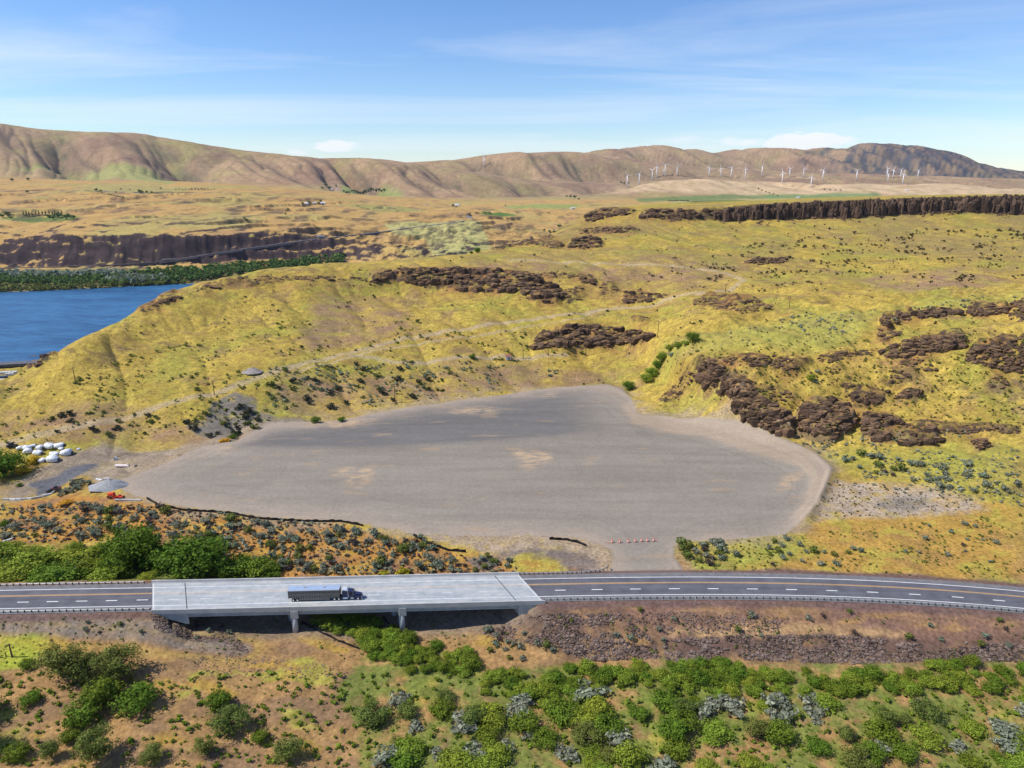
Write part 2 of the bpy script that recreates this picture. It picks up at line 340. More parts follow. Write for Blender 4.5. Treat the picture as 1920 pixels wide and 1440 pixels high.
# outcrops: (outline in pixels, bulge m, density, chunk px, label)
OUT = [
 ([(695,530),(700,518),(740,505),(850,502),(930,506),(1000,515),(1030,530),(1058,545),(1048,572),(1000,565),(985,552),(930,545),(870,545),(840,540),(800,538),(770,525),(720,528)], 4.5, 1.0, 11, 'long dark basalt outcrop crossing the yellow hillside in the middle of the photo'),
 ([(975,510),(1020,510),(1110,515),(1112,524),(1060,522),(1000,518)], 1.5, .6, 8, 'low broken basalt ledge on orange soil above the long central outcrop'),
 ([(1082,518),(1105,518),(1118,526),(1115,533),(1092,530)], 2.5, 1, 8, 'small dark rock knob just right of the long central outcrop'),
 ([(1060,540),(1085,535),(1100,552),(1090,560),(1065,568),(1055,560)], 2, .8, 8, 'jumbled rock pile at the lower right end of the long central outcrop'),
 ([(1118,545),(1130,530),(1150,525),(1162,540),(1150,552),(1125,555)], 2, .6, 8, 'scattered rock cluster above the dirt track bend'),
 ([(1165,560),(1170,548),(1200,543),(1245,553),(1250,560),(1215,565),(1180,568)], 3, 1, 9, 'dark basalt lump touching the upper side of the dirt track'),
 ([(1000,642),(1010,628),(1040,618),(1080,610),(1130,612),(1190,618),(1224,628),(1220,636),(1160,646),(1130,650),(1060,657),(1000,650)], 5, 1.0, 11, 'dark basalt outcrop under orange soil behind the little hut'),
 ([(1172,598),(1180,592),(1215,594),(1220,603),(1190,606)], 2, .8, 8, 'small rock cap on the orange knoll above the outcrop behind the hut'),
 ([(1300,562),(1330,550),(1400,552),(1408,560),(1450,572),(1440,580),(1390,586),(1340,578),(1305,573)], 3, .8, 9, 'flat oval basalt outcrop inside the loop of the dirt track'),
 ([(1393,487),(1430,483),(1475,484),(1476,492),(1430,496),(1400,494)], 2.5, 1, 7, 'short dark ledge alone on the slope below the high rim'),
 ([(920,466),(950,452),(1000,449),(1040,450),(1058,458),(1040,466),(1000,460),(960,462),(930,470)], 3, 1, 7, 'dark rim of rock on the skyline right of the lone dark tree'),
 ([(1062,464),(1080,446),(1110,443),(1130,450),(1128,462),(1090,467)], 4, 1, 7, 'rounded dark rock nose at the right end of the low skyline rim'),
 ([(1082,432),(1120,426),(1180,424),(1198,430),(1190,436),(1130,438),(1090,439)], 3, .9, 7, 'thin dark ledge below the tip of the mesa'),
 ([(1098,408),(1110,398),(1140,392),(1190,393),(1195,399),(1150,405),(1120,412),(1100,417)], 4, 1, 8, 'dark rock cap on the left tip of the mesa'),
 ([(1200,400),(1215,393),(1260,394),(1330,395),(1338,402),(1300,408),(1262,415),(1230,408),(1205,410)], 4, 1, 8, 'second rock cap of the mesa rim before the unbroken cliff'),
 ([(370,545),(385,532),(420,522),(455,518),(450,526),(410,538),(385,548)], 2, .7, 8, 'broken rocks on the ridge line above the river corner'),
 ([(455,520),(520,517),(600,517),(690,520),(688,526),(600,524),(520,528),(460,532)], 1.3, .6, 7, 'thin rocky ledge along the crest of the left hill'),
 ([(255,582),(262,572),(290,562),(330,552),(345,556),(300,572),(270,585)], 2.2, .8, 8, 'rocks on the hill edge overlooking the blue water'),
 ([(50,688),(55,672),(75,668),(105,662),(104,672),(75,685)], 3.5, 1, 9, 'brown rock knob at the hill edge above the riverside road'),
 ([(1232,752),(1250,735),(1275,712),(1285,700),(1300,682),(1310,672),(1330,676),(1322,700),(1290,720),(1275,745),(1240,762)], 2, .8, 10, 'left shoulder of rocks beside the green gully'),
 ([(1305,715),(1312,685),(1335,676),(1365,700),(1390,718),(1430,745),(1460,765),(1486,775),(1485,815),(1468,815),(1430,800),(1392,782),(1368,745),(1340,728),(1318,722)], 7, 1.15, 12, 'large dark diagonal basalt cliff facing the gravel lot'),
 ([(1340,672),(1400,667),(1460,667),(1512,670),(1522,678),(1500,698),(1470,697),(1440,685),(1400,690),(1370,684)], 3, .85, 9, 'dark rock band along the top of the big diagonal cliff'),
 ([(1370,705),(1420,700),(1450,720),(1495,735),(1488,768),(1450,752),(1400,722)], 1.5, .3, 9, 'loose rocks on orange soil between the diagonal cliff and its top band'),
 ([(1497,798),(1500,762),(1520,752),(1560,752),(1585,758),(1604,786),(1592,806),(1560,822),(1520,812)], 7, 1.15, 11, 'rounded dark rock buttress just right of the big diagonal cliff'),
 ([(1615,772),(1650,778),(1690,790),(1690,800),(1748,802),(1762,826),(1700,833),(1682,818),(1650,824),(1620,812)], 5, 1, 11, 'dark rock mass right of the rounded buttress'),
 ([(1690,800),(1720,788),(1780,790),(1860,798),(1912,800),(1908,812),(1850,810),(1780,812),(1740,808)], 3, .8, 9, 'long low rock ledge running to the right edge above the sagebrush'),
 ([(1535,668),(1560,660),(1640,655),(1640,664),(1600,668),(1570,672),(1555,680),(1540,678)], 2, .8, 8, 'thin curved ledge at the head of the grassy bowl'),
 ([(1556,690),(1575,685),(1585,705),(1620,735),(1640,742),(1600,745),(1570,715)], 2, .5, 8, 'curved row of stones down the left side of the grassy bowl'),
 ([(1585,735),(1620,728),(1672,732),(1670,745),(1630,758),(1600,752)], 3.5, 1, 9, 'dark rock step at the foot of the grassy bowl'),
 ([(1640,695),(1680,690),(1710,700),(1690,718),(1660,722),(1645,710)], 2, .5, 8, 'scattered stones on the right side of the grassy bowl'),
 ([(1677,745),(1700,732),(1730,733),(1728,745),(1700,756),(1682,754)], 3.5, 1, 9, 'small separate rock block right of the grassy bowl'),
 ([(1650,658),(1690,642),(1740,634),(1800,625),(1812,636),(1808,652),(1740,665),(1660,669)], 5, 1.1, 10, 'broad dark cliff in the upper right rocks'),
 ([(1642,622),(1650,615),(1690,616),(1690,630),(1660,637),(1644,632)], 2.5, .7, 9, 'small rock nose left of the broad upper right cliff'),
 ([(1650,606),(1655,590),(1690,588),(1740,580),(1800,578),(1802,589),(1740,595),(1690,600),(1665,610)], 4, 1.05, 9, 'long dark rim at the top of the upper right rocks'),
 ([(1815,588),(1820,574),(1860,570),(1890,576),(1888,588),(1850,590)], 4, 1.05, 9, 'isolated dark rim piece beside the long upper right rim'),
 ([(1895,596),(1900,566),(1930,556),(1960,560),(1960,606),(1920,606)], 4, 1.05, 10, 'dark rock corner cut by the right edge of the photo'),
 ([(1812,676),(1815,654),(1860,652),(1870,640),(1930,630),(1960,640),(1960,698),(1900,696),(1850,686)], 6, 1.1, 11, 'big dark cliff at the right edge of the photo'),
 ([(1685,676),(1720,672),(1770,680),(1772,690),(1740,695),(1700,688)], 2, .5, 9, 'loose stones below the broad upper right cliff'),
 ([(1818,832),(1830,822),(1850,824),(1858,834),(1840,842)], 2, 1, 8, 'single squat boulder below the long low ledge'),
 ([(1855,710),(1875,702),(1895,715),(1880,728),(1860,725)], 1.5, .5, 8, 'loose stones near the right edge below the big cliff'),
 ([(85,480),(110,452),(160,450),(200,452),(260,450),(340,446),(440,442),(440,455),(380,470),(300,480),(220,492),(150,492),(90,490)], 0, .0, 8, ''),
]
OUTW = [wpoly(o[0]) for o in OUT]
print('zones done')

# ------------------------------------------------------------------ shape the ground
jx = fbm(XG / 14, YG / 14, 3) * 5; jy = fbm(XG / 14 + 40, YG / 14 - 7, 3) * 5
lotm = pip(XG, YG, LOT).astype(float); lot_soft = blur(lotm, 3)
near = sstep(800, 500, YG)
amp = np.clip(1 - lot_soft * 1.3, 0, 1)
Z = Zb.copy()
hillm = sstep(230, 300, YG) * sstep(1000, 850, YG)
n1 = fbm(XG / 70, YG / 70, 3); n2 = fbm(XG / 15, YG / 15, 3)
n1b = fbm((XG + .6 * YG) / 55 + 20, YG / 160, 3); Z += amp * hillm * (n1 * 2.6 + n2 * 0.7 - (1 - np.abs(n1b)) ** 5 * 2.4)
rocky = sstep(60, 120, XG) * sstep(300, 340, YG) * sstep(600, 480, YG)
Z += amp * rocky * (fbm(XG / 40 + 5, YG / 30, 4) * 5.5 + np.abs(fbm(XG / 22, YG / 22 + 9, 3)) * 3)
fore = sstep(232, 215, YG) * sstep(90, 130, YG)
Z += fore * (fbm(XG / 25, YG / 25, 4) * 1.6) * amp
# outcrop bulges
Zr = np.zeros_like(Z); rockm = np.zeros_like(Z)
for (px, bulge, dens, cpx, lab), w in zip(OUT, OUTW):
    if not lab: continue
    m = pip(XG + jx * .4, YG + jy * .4, w).astype(float)
    rockm = np.maximum(rockm, m * min(1, dens))
    Zr = np.maximum(Zr, m * bulge * .8)
Z += blur(Zr, 2, 1) + blur(rockm, 1, 1) * (np.round((Z / 3.2 + n2 * .8)) * 3.2 - Z) * .5
# far hills: spurs and gullies that run down the slopes
iu, iv1, iw1, iv2, iw2, iv3 = [RN.index(k) for k in ('u', 'v1', 'w1', 'v2', 'w2', 'v3')]
env = np.zeros_like(Z)
for i0 in (iu, iw1, iw2):
    m = (IDX == i0); env[m] = (np.sin(np.clip(TT[m], 0, 1) * np.pi) ** .8)
for i0 in (iv1, iv2):
    m = (IDX == i0); env[m] = 0.0
wx = fbm(XG / 900, YG / 900, 3) * 500; wy = fbm(XG / 900 + 31, YG / 900, 3) * 500
wx = wx * .45
nn = perlin((XG + wx + 0.75 * YG) / 820 + .3, (YG + wy) / 3600)
nn3 = perlin((XG + wx * .5 + .7 * YG) / 110 + 3, (YG + wy) / 700)
nn2 = perlin((XG + wx * .8 + .6 * YG) / 380 + 8, (YG + wy) / 1600)
gul = (1 - np.abs(nn)) ** 2.8; gul2 = (1 - np.abs(nn2)) ** 4
farm = sstep(3200, 4300, YG)
envs = blur(env, 5, 2)
carve = envs * (gul * 210 + gul2 * 48 + (1 - np.abs(nn3)) ** 4 * 17) * (1 + .5 * sstep(5600, 8000, YG))
Z -= carve * sstep(3300, 4500, YG)
Z += sstep(3900, 5200, YG) * envs * fbm(XG / 500, YG / 800, 3) * 16
foot = sstep(3900, 4300, YG) * sstep(6300, 5600, YG) * sstep(.10, .2, XG / YG); Z += foot * fbm(XG / 330 + 3, YG / 420, 3) * 16
plat = sstep(1750, 1900, YG) * sstep(4300, 3400, YG)
Z += plat * (fbm(XG / 260, YG / 260, 4) * 13 + fbm(XG / 50, YG / 60, 3) * 2.5) * sstep(1800, 2150, YG)
tz = (Z + fbm(XG / 350, YG / 200, 3) * 22) / 15.0; fr_ = tz - np.floor(tz); tmask = sstep(1930, 2020, YG) * sstep(3150, 2850, YG) * sstep(-.3, .15, fbm(XG / 300 + 44, YG / 300, 2)) * (XG / YG < .25)
Z += tmask * 15.0 * ((sstep(0, .14, fr_) - fr_)) * .8
# far bluff: ribs and ledges
mcl = ((IDX == RN.index('r'))).astype(float)
rib = fbm(XG / 34, YG / 120, 4); led = perlin(Z / 13 + XG / 400, XG / 90)
Z += blur(mcl, 1, 1) * ((rib * 12 + led * 13) * sstep(.02, -.12, XG / YG) + sstep(-.12, .02, XG / YG) * fbm(XG / 60, YG / 30, 4) * 15)
# mesa rim wobble
mm = ((IDX == RN.index('n')) * sstep(180, 260, XG)).astype(float)
Z += mm * fbm(XG / 18, YG / 60, 3) * 3

# highway embankment
lat = (YG - yc(XG)) / np.sqrt(1 + ydc(XG) ** 2)
sidef = np.maximum(0, lat - SH_FAR - 1.2); siden = np.maximum(0, SH_NEAR - 0.6 - lat)
side = np.maximum(sidef, siden)
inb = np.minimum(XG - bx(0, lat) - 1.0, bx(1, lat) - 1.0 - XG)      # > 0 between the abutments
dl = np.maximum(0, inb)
zfill = -0.12 - np.hypot(side / 1.9, dl / 1.5)
act = sstep(330, 280, YG)
span = (inb > 0)
zcut = np.where(dl > 0, 50, -0.12 + np.maximum(0, side - 2) / 2.2)
Z = np.where(YG < 320, np.minimum(np.maximum(Z, zfill + fbm(XG / 6, YG / 6, 3) * .35 * np.clip(side / 4, 0, 1)), np.maximum(zcut, -0.12)), Z)
Z = np.where((dl > 4) & (side < 3), np.minimum(Z, -4.0), Z)
# the graded lot: broad ruts and a slight roll
Z += lot_soft * (fbm(XG / 60, YG / 25, 2) * 0.35 + fbm(XG / 9, YG / 3, 2) * .05)
w = wpoly([(430,842),(560,845),(700,846),(820,841),(920,834),(1040,824),(1120,817),(1185,815)], z=2); d = dist_line(XG, YG, w, 40)
Z += np.exp(-(d / 8.0) ** 2) * 1.3 * lot_soft
w = wpoly([(1188,780),(1200,796),(1250,812),(1330,830),(1400,850),(1450,875),(1500,905),(1520,940)], z=2); rimd = dist_line(XG, YG, w, 60)
rimb = blur(pip(XG, YG, LOTRIM).astype(float) * sstep(80, 100, XG + .0 * YG) * sstep(150, 132, XG), 4, 2); Z += rimb * sstep(0.0, 6.0, rimd) * 1.3 * sstep(1.0, .6, blur(lotm, 6, 1)) + rimb * .8
# riprap and shore
ZF = Z

# ------------------------------------------------------------------ ground colour (what each place is made of, plus some painted light, shade and haze)
def lin(r, g, b):
    f = lambda c: (c / 255 / 12.92) if c / 255 <= .04045 else ((c / 255 + .055) / 1.055) ** 2.4
    return np.array([f(r), f(g), f(b)])
def mixc(C, col, m):
    return C + (np.asarray(col) - C) * m[..., None]
g_y = np.array([.395, .285, .058]); g_g = np.array([.285, .255, .048]); g_o = np.array([.31, .190, .065]); g_b = np.array([.215, .140, .075])
rust = np.array([.34, .165, .045]); rust2 = np.array([.21, .115, .070]); gold = np.array([.38, .245, .050])
dirt = np.array([.29, .215, .135]); gravel = np.array([.232, .202, .165]); gravel_d = np.array([.140, .132, .124]); rim = np.array([.34, .265, .190])
rockc = np.array([.050, .036, .030]); ochre = np.array([.30, .155, .055]); sand = np.array([.42, .30, .19]); tan = np.array([.33, .215, .11])
C = np.zeros(Z.shape + (3,)); C[:] = g_y
a1 = fbm(XG / 55, YG / 55, 4); a2 = fbm(XG / 20 + 50, YG / 12, 4); a3 = fbm(XG / 5, YG / 4, 3); a4 = fbm(XG / 130 + 9, YG / 100, 3)
C = mixc(C, g_g, sstep(-.12, .22, a1 + a3 * .3) * .9)
C = mixc(C, g_y * .78, sstep(0, .35, fbm(XG / 24 + 90, YG / 24, 4)) * .8)
C = mixc(C, g_o, sstep(.05, .4, a2 * .7 + a4 * .6) * .65)
C = mixc(C, g_b, sstep(.15, .45, fbm(XG / 33 - 20, YG / 26, 4) + a3 * .25) * .7)
C = mixc(C, g_o * .7, sstep(.05, .3, a3) * .45)
a5 = fbm(XG / 2.2, YG / 1.9, 2); C = C * (1 + .26 * np.clip(a5 * 1.6, -1, 1) * sstep(900, 500, YG))[..., None]
C = mixc(C, np.array([.17, .15, .045]), sstep(.18, .4, a5 + a3 * .4) * .45 * sstep(-.2, .2, a2))
C = mixc(C, np.array([.245, .180, .070]), sstep(520, 720, YG) * sstep(1000, 940, YG) * np.clip(.35 + 1.1 * a4 + .5 * a2, 0, .75))
# jittered copies of the coordinates for ragged borders
XJ = XG + jx * .6 + a3 * 1.5; YJ = YG + jy * .6 + a3 * 1.2
YJ = np.where(YG > 900, YG, YJ)
def zone(poly, soft=1, x=XJ, y=YJ):
    m = pip(x, y, poly).astype(float); return blur(m, soft, 1) if soft else m
for ip, p in enumerate(PINK):
    m = zone(p, 6) * (1.35 if ip in (0, 3) else 1); C = mixc(C, np.array([.25, .155, .095]) * (1 + .5 * a3[..., None]), np.clip(m * (.55 + .9 * a2 + .4 * a1), 0, .85))
# green flush in the right hand swale
sw = zone(wpoly([(1220,690),(1260,650),(1330,620),(1500,590),(1700,570),(1920,545),(1920,575),(1650,590),(1600,640),(1520,660),(1350,660),(1300,655),(1250,700)]), 5)
C = mixc(C, np.array([.29, .285, .065]), sw * .5)
sw = zone(wpoly([(1500,840),(1920,830),(1920,930),(1700,900),(1560,870)]), 6)
C = mixc(C, np.array([.27, .27, .05]), sw * .5)
# orange soil round the outcrops
halo = blur(rockm, 5, 2); C = mixc(C, ochre, np.clip(halo * 2.2 * (.4 + a2 + .4 * a3), 0, .9))
C = mixc(C, rockc, rockm * np.clip(.55 + a3 * 1.6, 0, 1))
# foreground
fo = sstep(222, 208, YG)
fcol = np.zeros_like(C); fcol[:] = np.array([.31, .185, .075])
fcol = mixc(fcol, np.array([.225, .138, .072]), sstep(-.1, .3, a2))
fcol = mixc(fcol, gold * .9, sstep(.2, .4, fbm(XG / 18, YG / 9 + 4, 4)) * .75)
fcol = mixc(fcol, np.array([.30, .29, .045]), sstep(.28, .45, fbm(XG / 24 + 30, YG / 12 + 4, 4)) * .7)
C = mixc(C, 0, np.zeros_like(fo)); C = C + (fcol - C) * fo[..., None]
red = np.array([.185, .105, .078]); redm = sstep(5, 30, XG) * sstep(-9.5, -6, Z) * (lat < 0) * fo
C = mixc(C, red, np.clip(redm * (.75 + .7 * a2), 0, .9)); C = mixc(C, np.array([.34, .20, .075]), np.clip(redm * (fbm(XG / 16 + 11, YG / 3.5, 4) * 2.6 - .35), 0, .8))
for i, p in enumerate(RUST):
    m = zone(p, 2)
    cc = np.zeros_like(C); cc[:] = rust if i == 0 else np.array([.36, .215, .05])
    cc = mixc(cc, rust2, sstep(-.05, .35, a2 + .5 * a3) * (.75 if i == 0 else .3))
    cc = mixc(cc, gold if i == 0 else np.array([.34, .28, .05]), sstep(0, .35, fbm(XG / 12 + 70, YG / 8, 4)) * .8)
    C = C + (cc - C) * (m * .92)[..., None]
grn = zone(wpoly([(1270,1016),(1400,1010),(1500,1003),(1560,1030),(1450,1062),(1300,1066)], z=0), 3)
C = mixc(C, np.array([.27, .26, .05]), grn * np.clip(.7 + a2, 0, 1))
grn = zone(wpoly([(690,978),(800,990),(1000,1000),(1150,1015),(1150,1078),(1110,1072),(1080,1040),(1040,1028),(980,1030),(900,1030),(850,1020),(780,1003)], z=0), 2); C = mixc(C, np.array([.31, .235, .165]), np.clip(grn * (.9 + a3), 0, 1))
grn = zone(wpoly([(945,1052),(985,1042),(1040,1050),(1065,1068),(1040,1076),(950,1076)], z=-2), 2); lime = grn
grn = zone(wpoly([(870,1045),(960,1030),(1060,1030),(1120,1050),(1140,1076),(1060,1078),(1040,1050),(940,1046),(900,1060)], z=-1), 1); C = mixc(C, np.array([.17, .135, .115]), grn * np.clip(.9 + a3, 0, 1)); C = mixc(C, np.array([.33, .27, .055]), np.clip(lime * (.75 + 1.3 * a3 + a2), 0, 1))
grn = zone(wpoly([(0,1215),(80,1218),(95,1262),(0,1265)], z=-8), 1); C = mixc(C, np.array([.29, .32, .035]), grn * .9)
grn = blur(pip(XJ, YJ, wpoly([(900,1262),(1000,1252),(1200,1246),(1920,1246),(2000,1460),(700,1460),(640,1290),(690,1210),(740,1200),(900,1225)], z=-9)).astype(float), 3, 1); C = mixc(C, np.array([.14, .17, .035]), np.clip(grn * (.65 + a3 * 1.5 + a2 * 1.2), 0, .9))
grn = blur(pip(XJ, YJ, wpoly([(0,1032),(200,1030),(420,1050),(520,1062),(520,1090),(0,1100)], z=-5)).astype(float), 3, 1); C = mixc(C, np.array([.12, .17, .035]), grn * .9)
for rp in ([(880,1180),(1010,1145),(1160,1150),(1240,1200),(1240,1240),(1040,1225)], [(1240,1195),(1400,1188),(1600,1188),(1780,1212),(1940,1195),(1940,1240),(1400,1240),(1250,1242)], [(280,1150),(340,1155),(440,1190),(470,1225),(350,1200)]):
    m = zone(wpoly(rp), 3); C = mixc(C, np.array([.115, .072, .055]), np.clip(m * (.6 + a3 + a2 * 1.2), 0, .85))
m = zone(wpoly([(1250,1186),(1400,1180),(1560,1184),(1700,1192),(1700,1200),(1500,1196),(1260,1196)]), 2); C = mixc(C, np.array([.40, .25, .12]), np.clip(m * (.9 + a3), 0, .9))
deck_shade = (dl > 1) * (np.abs(lat) < 13); C = mixc(C, np.array([.20, .155, .115]), blur(deck_shade.astype(float), 4) * .85)  # shade below the bridge deck, put into the soil colour
m = zone(WASH, 1); C = mixc(C, np.array([.165, .145, .12]), np.clip(m * (1.0 + a3 + 1.2 * a2), 0, 1))
strk0 = fbm(XG / 22, YG / 5 + XG / 30, 4); m = zone(APRON, 2); C = mixc(C, np.array([.235, .185, .135]) * (1 + .5 * strk0[..., None]), np.clip(m * (1 + .5 * a2), 0, 1)); 
m = zone(wpoly([(50,905),(120,880),(190,868),(150,892),(105,912),(70,924)], z=-2), 1); C = mixc(C, np.array([.105, .105, .115]), m)
m = zone(PALE, 3); C = mixc(C, np.array([.34, .27, .195]), np.clip(m * (.9 + 1.2 * a3 + .5 * a2), 0, 1)); 
m = zone(wpoly([(1640,945),(1690,925),(1750,935),(1700,955)], z=2), 2); C = mixc(C, gravel_d, m * .6)
lotj = blur(pip(XG + a3 * 1.5, YG + a3 * 1.5, LOT).astype(float), 1, 1)
lc = np.zeros_like(C); lc[:] = gravel
strk = fbm(XG / 40, YG / 4, 4); strk2 = fbm(XG / 90 + 3, YG / 14, 3)
lc = mixc(lc, gravel_d, blur(pip(XG, YG, LOTD).astype(float), 3, 2) * .95 * sstep(62, 20, XG))
lc = mixc(lc, rim, blur(pip(XG, YG, LOTRIM).astype(float), 2, 1) * .9)
lc = lc * (1 + .14 * strk + .16 * strk2)[..., None]
lotedge = np.clip(lotm - blur(lotm, 14, 2), 0, 1); lc = mixc(lc, np.array([.33, .265, .205]), np.clip(lotedge * 1.8 * (1 + a2), 0, .8))
pm = np.zeros_like(Z)
for p in PATCH: pm = np.maximum(pm, blur(pip(XG + jx, YG + jy * .7, p).astype(float), 4, 1))
lc = mixc(lc, sand, np.clip(pm * (.35 + 2.4 * fbm(XG / 7, YG / 2.2, 4) + .3), 0, .85))
field = blur(lotm, 22, 2); lc = lc * (1 + .07 * np.clip(perlin(field * 38, fbm(XG / 60, YG / 60, 2) * 2) + .5 * perlin(field * 90, XG / 80), -1, 1) * sstep(1.0, .93, field))[..., None]
lc = lc * (1 + .12 * fbm(XG / 1.6, YG / 1.2, 2))[..., None]
# wheel tracks: pairs of worn arcs left by turning trucks
rt = random.Random(12); tr_ = np.zeros_like(Z)
for _ in range(26):
    cx_, cy_, rr_ = rt.uniform(-170, 130), rt.uniform(180, 420), rt.uniform(18, 120); a0_, a1_ = rt.uniform(-3.1, 3.1), rt.uniform(.8, 2.2)
    dd_ = np.hypot(XG - cx_, YG - cy_); an_ = np.mod(np.arctan2(YG - cy_, XG - cx_) - a0_, 2 * np.pi)
    for w_ in (0, 2.1): tr_ = np.maximum(tr_, sstep(.75, .2, np.abs(dd_ - rr_ - w_)) * (an_ < a1_))
lc = lc * (1 - .055 * tr_ * (.6 + .8 * (strk > 0)))[..., None]
lc = mixc(lc, sand * .8, np.clip(sstep(.30, .48, fbm(XG / 26 + 8, YG / 6, 4)) * .45, 0, .5))
C = C + (lc - C) * lotj[..., None]
spill = np.clip(blur(lotm, 9, 2) - lotm, 0, 1) * (YG < 420); C = mixc(C, np.array([.30, .225, .145]), np.clip(spill * (1.6 + 5 * a2 + 2 * a3), 0, .8) * (1 - lotj))
for w, hw in TR_W:
    d = dist_line(XG + jx * .12, YG + jy * .12, w, hw * 4)
    C = mixc(C, np.array([.37, .285, .17]) if hw != 3.0 else np.array([.20, .165, .135]), sstep(hw * 1.4, hw * .6, d) * (.8 + .2 * np.clip(a3 * 2, -1, 1)))
    C = mixc(C, g_y * 1.05, sstep(hw * 3, hw * 1.5, d) * .35 * (sstep(hw * 1.2, hw * 1.6, d)))
    C = mixc(C, g_y, sstep(hw * .35, 0, d) * .15)
# highway shoulders: crushed dark red rock
C = mixc(C, np.array([.135, .085, .075]), sstep(2.6, 1.0, side) * (dl < 1) * (YG < 300) * .9)
# across the water
fr = sstep(1000, 1200, YG)
fc = np.zeros_like(C); b1 = fbm(XG / 420, YG / 300, 4); b2 = fbm(XG / 90, YG / 140, 4); b3 = fbm(XG / 30, YG / 60, 3)
fc[:] = np.array([.41, .262, .100])
fc = mixc(fc, np.array([.33, .28, .10]), sstep(-.05, .3, b1 + b2 * .3) * .7)
fc = mixc(fc, np.array([.26, .155, .095]), sstep(.05, .35, b2) * .5)
fc = mixc(fc, np.array([.12, .10, .05]), sstep(.35, .5, b2 + b3 * .4) * .5 * sstep(1900, 2100, YG) * sstep(3300, 2900, YG))
hb = sstep(3600, 4300, YG)
hc = np.zeros_like(C); hc[:] = np.array([.325, .215, .120])
hc = mixc(hc, np.array([.27, .21, .085]), sstep(0, .35, b1) * .6)
hc = mixc(hc, np.array([.215, .125, .085]), sstep(-.05, .35, fbm(XG / 500 + 8, YG / 500, 4)) * .6)
hc = mixc(hc, np.array([.10, .105, .055]), np.clip(gul ** 2 * envs * 1.2, 0, .85) * sstep(-.2, .3, b2 + .1))
hc = mixc(hc, np.array([.13, .095, .065]), np.clip(gul2 ** 3 * envs * .9, 0, .8))
hc = hc * (1 + .35 * np.clip(b3 * .6 + b2 * .8, -1, 1))[..., None]
hc = mixc(hc, np.array([.30, .27, .09]), sstep(.0, .4, fbm(XG / 260 + 60, YG / 260, 4) + (.25 - envs * .5)) * .55 * sstep(5600, 5000, YG))
hc = mixc(hc, np.array([.52, .37, .21]), sstep(4100, 4300, YG) * sstep(6200, 5500, YG) * sstep(.10, .20, XG / YG) * np.clip(.8 + b2, 0, 1))  # sunlit strip of the turbine valley, its brightness painted as paler ground
mt = sstep(.39, .47, XG / YG + b1 * .12) * sstep(7300, 7900, YG)
hc = mixc(hc, np.array([.040, .052, .068]), mt * np.clip(.62 + b2 * 1.4, 0, .9))  # far right mountain: dark cover with the blue of haze mixed in
fc = fc + (hc - fc) * hb[..., None]
# green strips of farmland in the right hand valley
for px, col in (([(1190,372),(1300,367),(1450,364),(1460,369),(1300,376),(1200,379)], (.13,.19,.06)), ([(1430,366),(1560,362),(1650,362),(1640,368),(1500,372),(1440,372)], (.15,.22,.07)),
                ([(1240,378),(1500,372),(1640,372),(1560,377),(1400,381),(1260,382)], (.30,.30,.13)), ([(900,401),(935,398),(975,404),(940,407)], (.06,.15,.03)),
                ([(620,386),(760,388),(800,395),(700,396)], (.27,.25,.09)), ([(940,386),(1090,384),(1080,390),(960,391)], (.24,.27,.09)), ([(1245,378),(1400,376),(1420,378),(1300,382)], (.10,.15,.05)),
                ([(130,357),(330,362),(360,352),(180,345)], (.31,.26,.10)), ([(0,325),(150,335),(330,345),(300,330),(100,322)], (.27,.27,.09)), ([(640,345),(720,350),(760,362),(640,362)], (.22,.25,.08)),
                ([(320,424),(420,400),(500,410),(450,430)], (.36,.29,.11)), ([(0,408),(60,402),(150,405),(140,413),(30,415)], (.10,.16,.04)), ([(435,435),(455,437),(500,458),(480,460)], (.12,.17,.04)),
                ([(720,420),(900,415),(1040,440),(1000,450),(800,450),(740,440)], (.36,.34,.14)), ([(880,440),(1080,430),(1080,445),(900,462)], (.34,.34,.14))):
    w = wpoly(px, ZF); m = blur(pip(XG + b3 * 12, YG + b3 * 12, w).astype(float), 1, 1); fc = mixc(fc, col, m * .85)
# steep ground is bare basalt
dZr = np.gradient(Z, axis=0) / np.gradient(YG, axis=0); dZc = np.gradient(Z, axis=1) / np.gradient(XG, axis=1)
slope = np.hypot(dZr, dZc)
lay = fbm(XG / 45, Z / 7, 4)
stp = sstep(.42, .75, slope * 1.1 + lay * 1.7 + b2 * .6) * sstep(3400, 2900, YG) * (1 - .5 * sstep(1950, 2050, YG))
fc = mixc(fc, np.array([.058, .041, .040]), stp)
fc = mixc(fc, np.array([.055, .045, .042]), sstep(.15, .4, fbm(XG / 70 + 5, YG / 16, 4)) * sstep(-.14, -.05, XG / YG) * sstep(1750, 1850, YG) * sstep(2700, 2400, YG) * .9)
fc = mixc(fc, np.array([.075, .055, .045]), sstep(.22, .5, perlin(Z / 16 + b2 * 1.2, XG / 500) + b3 * .5 + b1 * .3) * .45 * sstep(1950, 2050, YG) * sstep(2900, 2500, YG) * sstep(-.12, .2, b2))
bank = sstep(1440, 1470, YG) * sstep(1790, 1730, YG); fc = mixc(fc, np.array([.20, .17, .07]), bank * .8)
C = C + (fc - C) * fr[..., None]
rowslope = (IDX == RN.index('n')) & (XG > 140)
C = mixc(C, np.array([.055, .040, .033]), sstep(.5, .8, slope) * sstep(700, 760, YG) * (YG < 1000) * .8)
C = mixc(C, np.array([.13, .09, .06]), sstep(.9, 1.3, slope) * (YG < 330) * (lotj < .3) * .7)
lum = C @ np.array([.3, .55, .15]); sat = np.where(YG > 3800, .98, np.where(YG > 1000, 1.06, 1.0))[..., None]; C = lum[..., None] + (C - lum[..., None]) * sat   # saturation by distance: raised past the river to offset the haze, eased on hills
C = np.clip(C, .012, .9)
print('ground colours done', NR, NC)

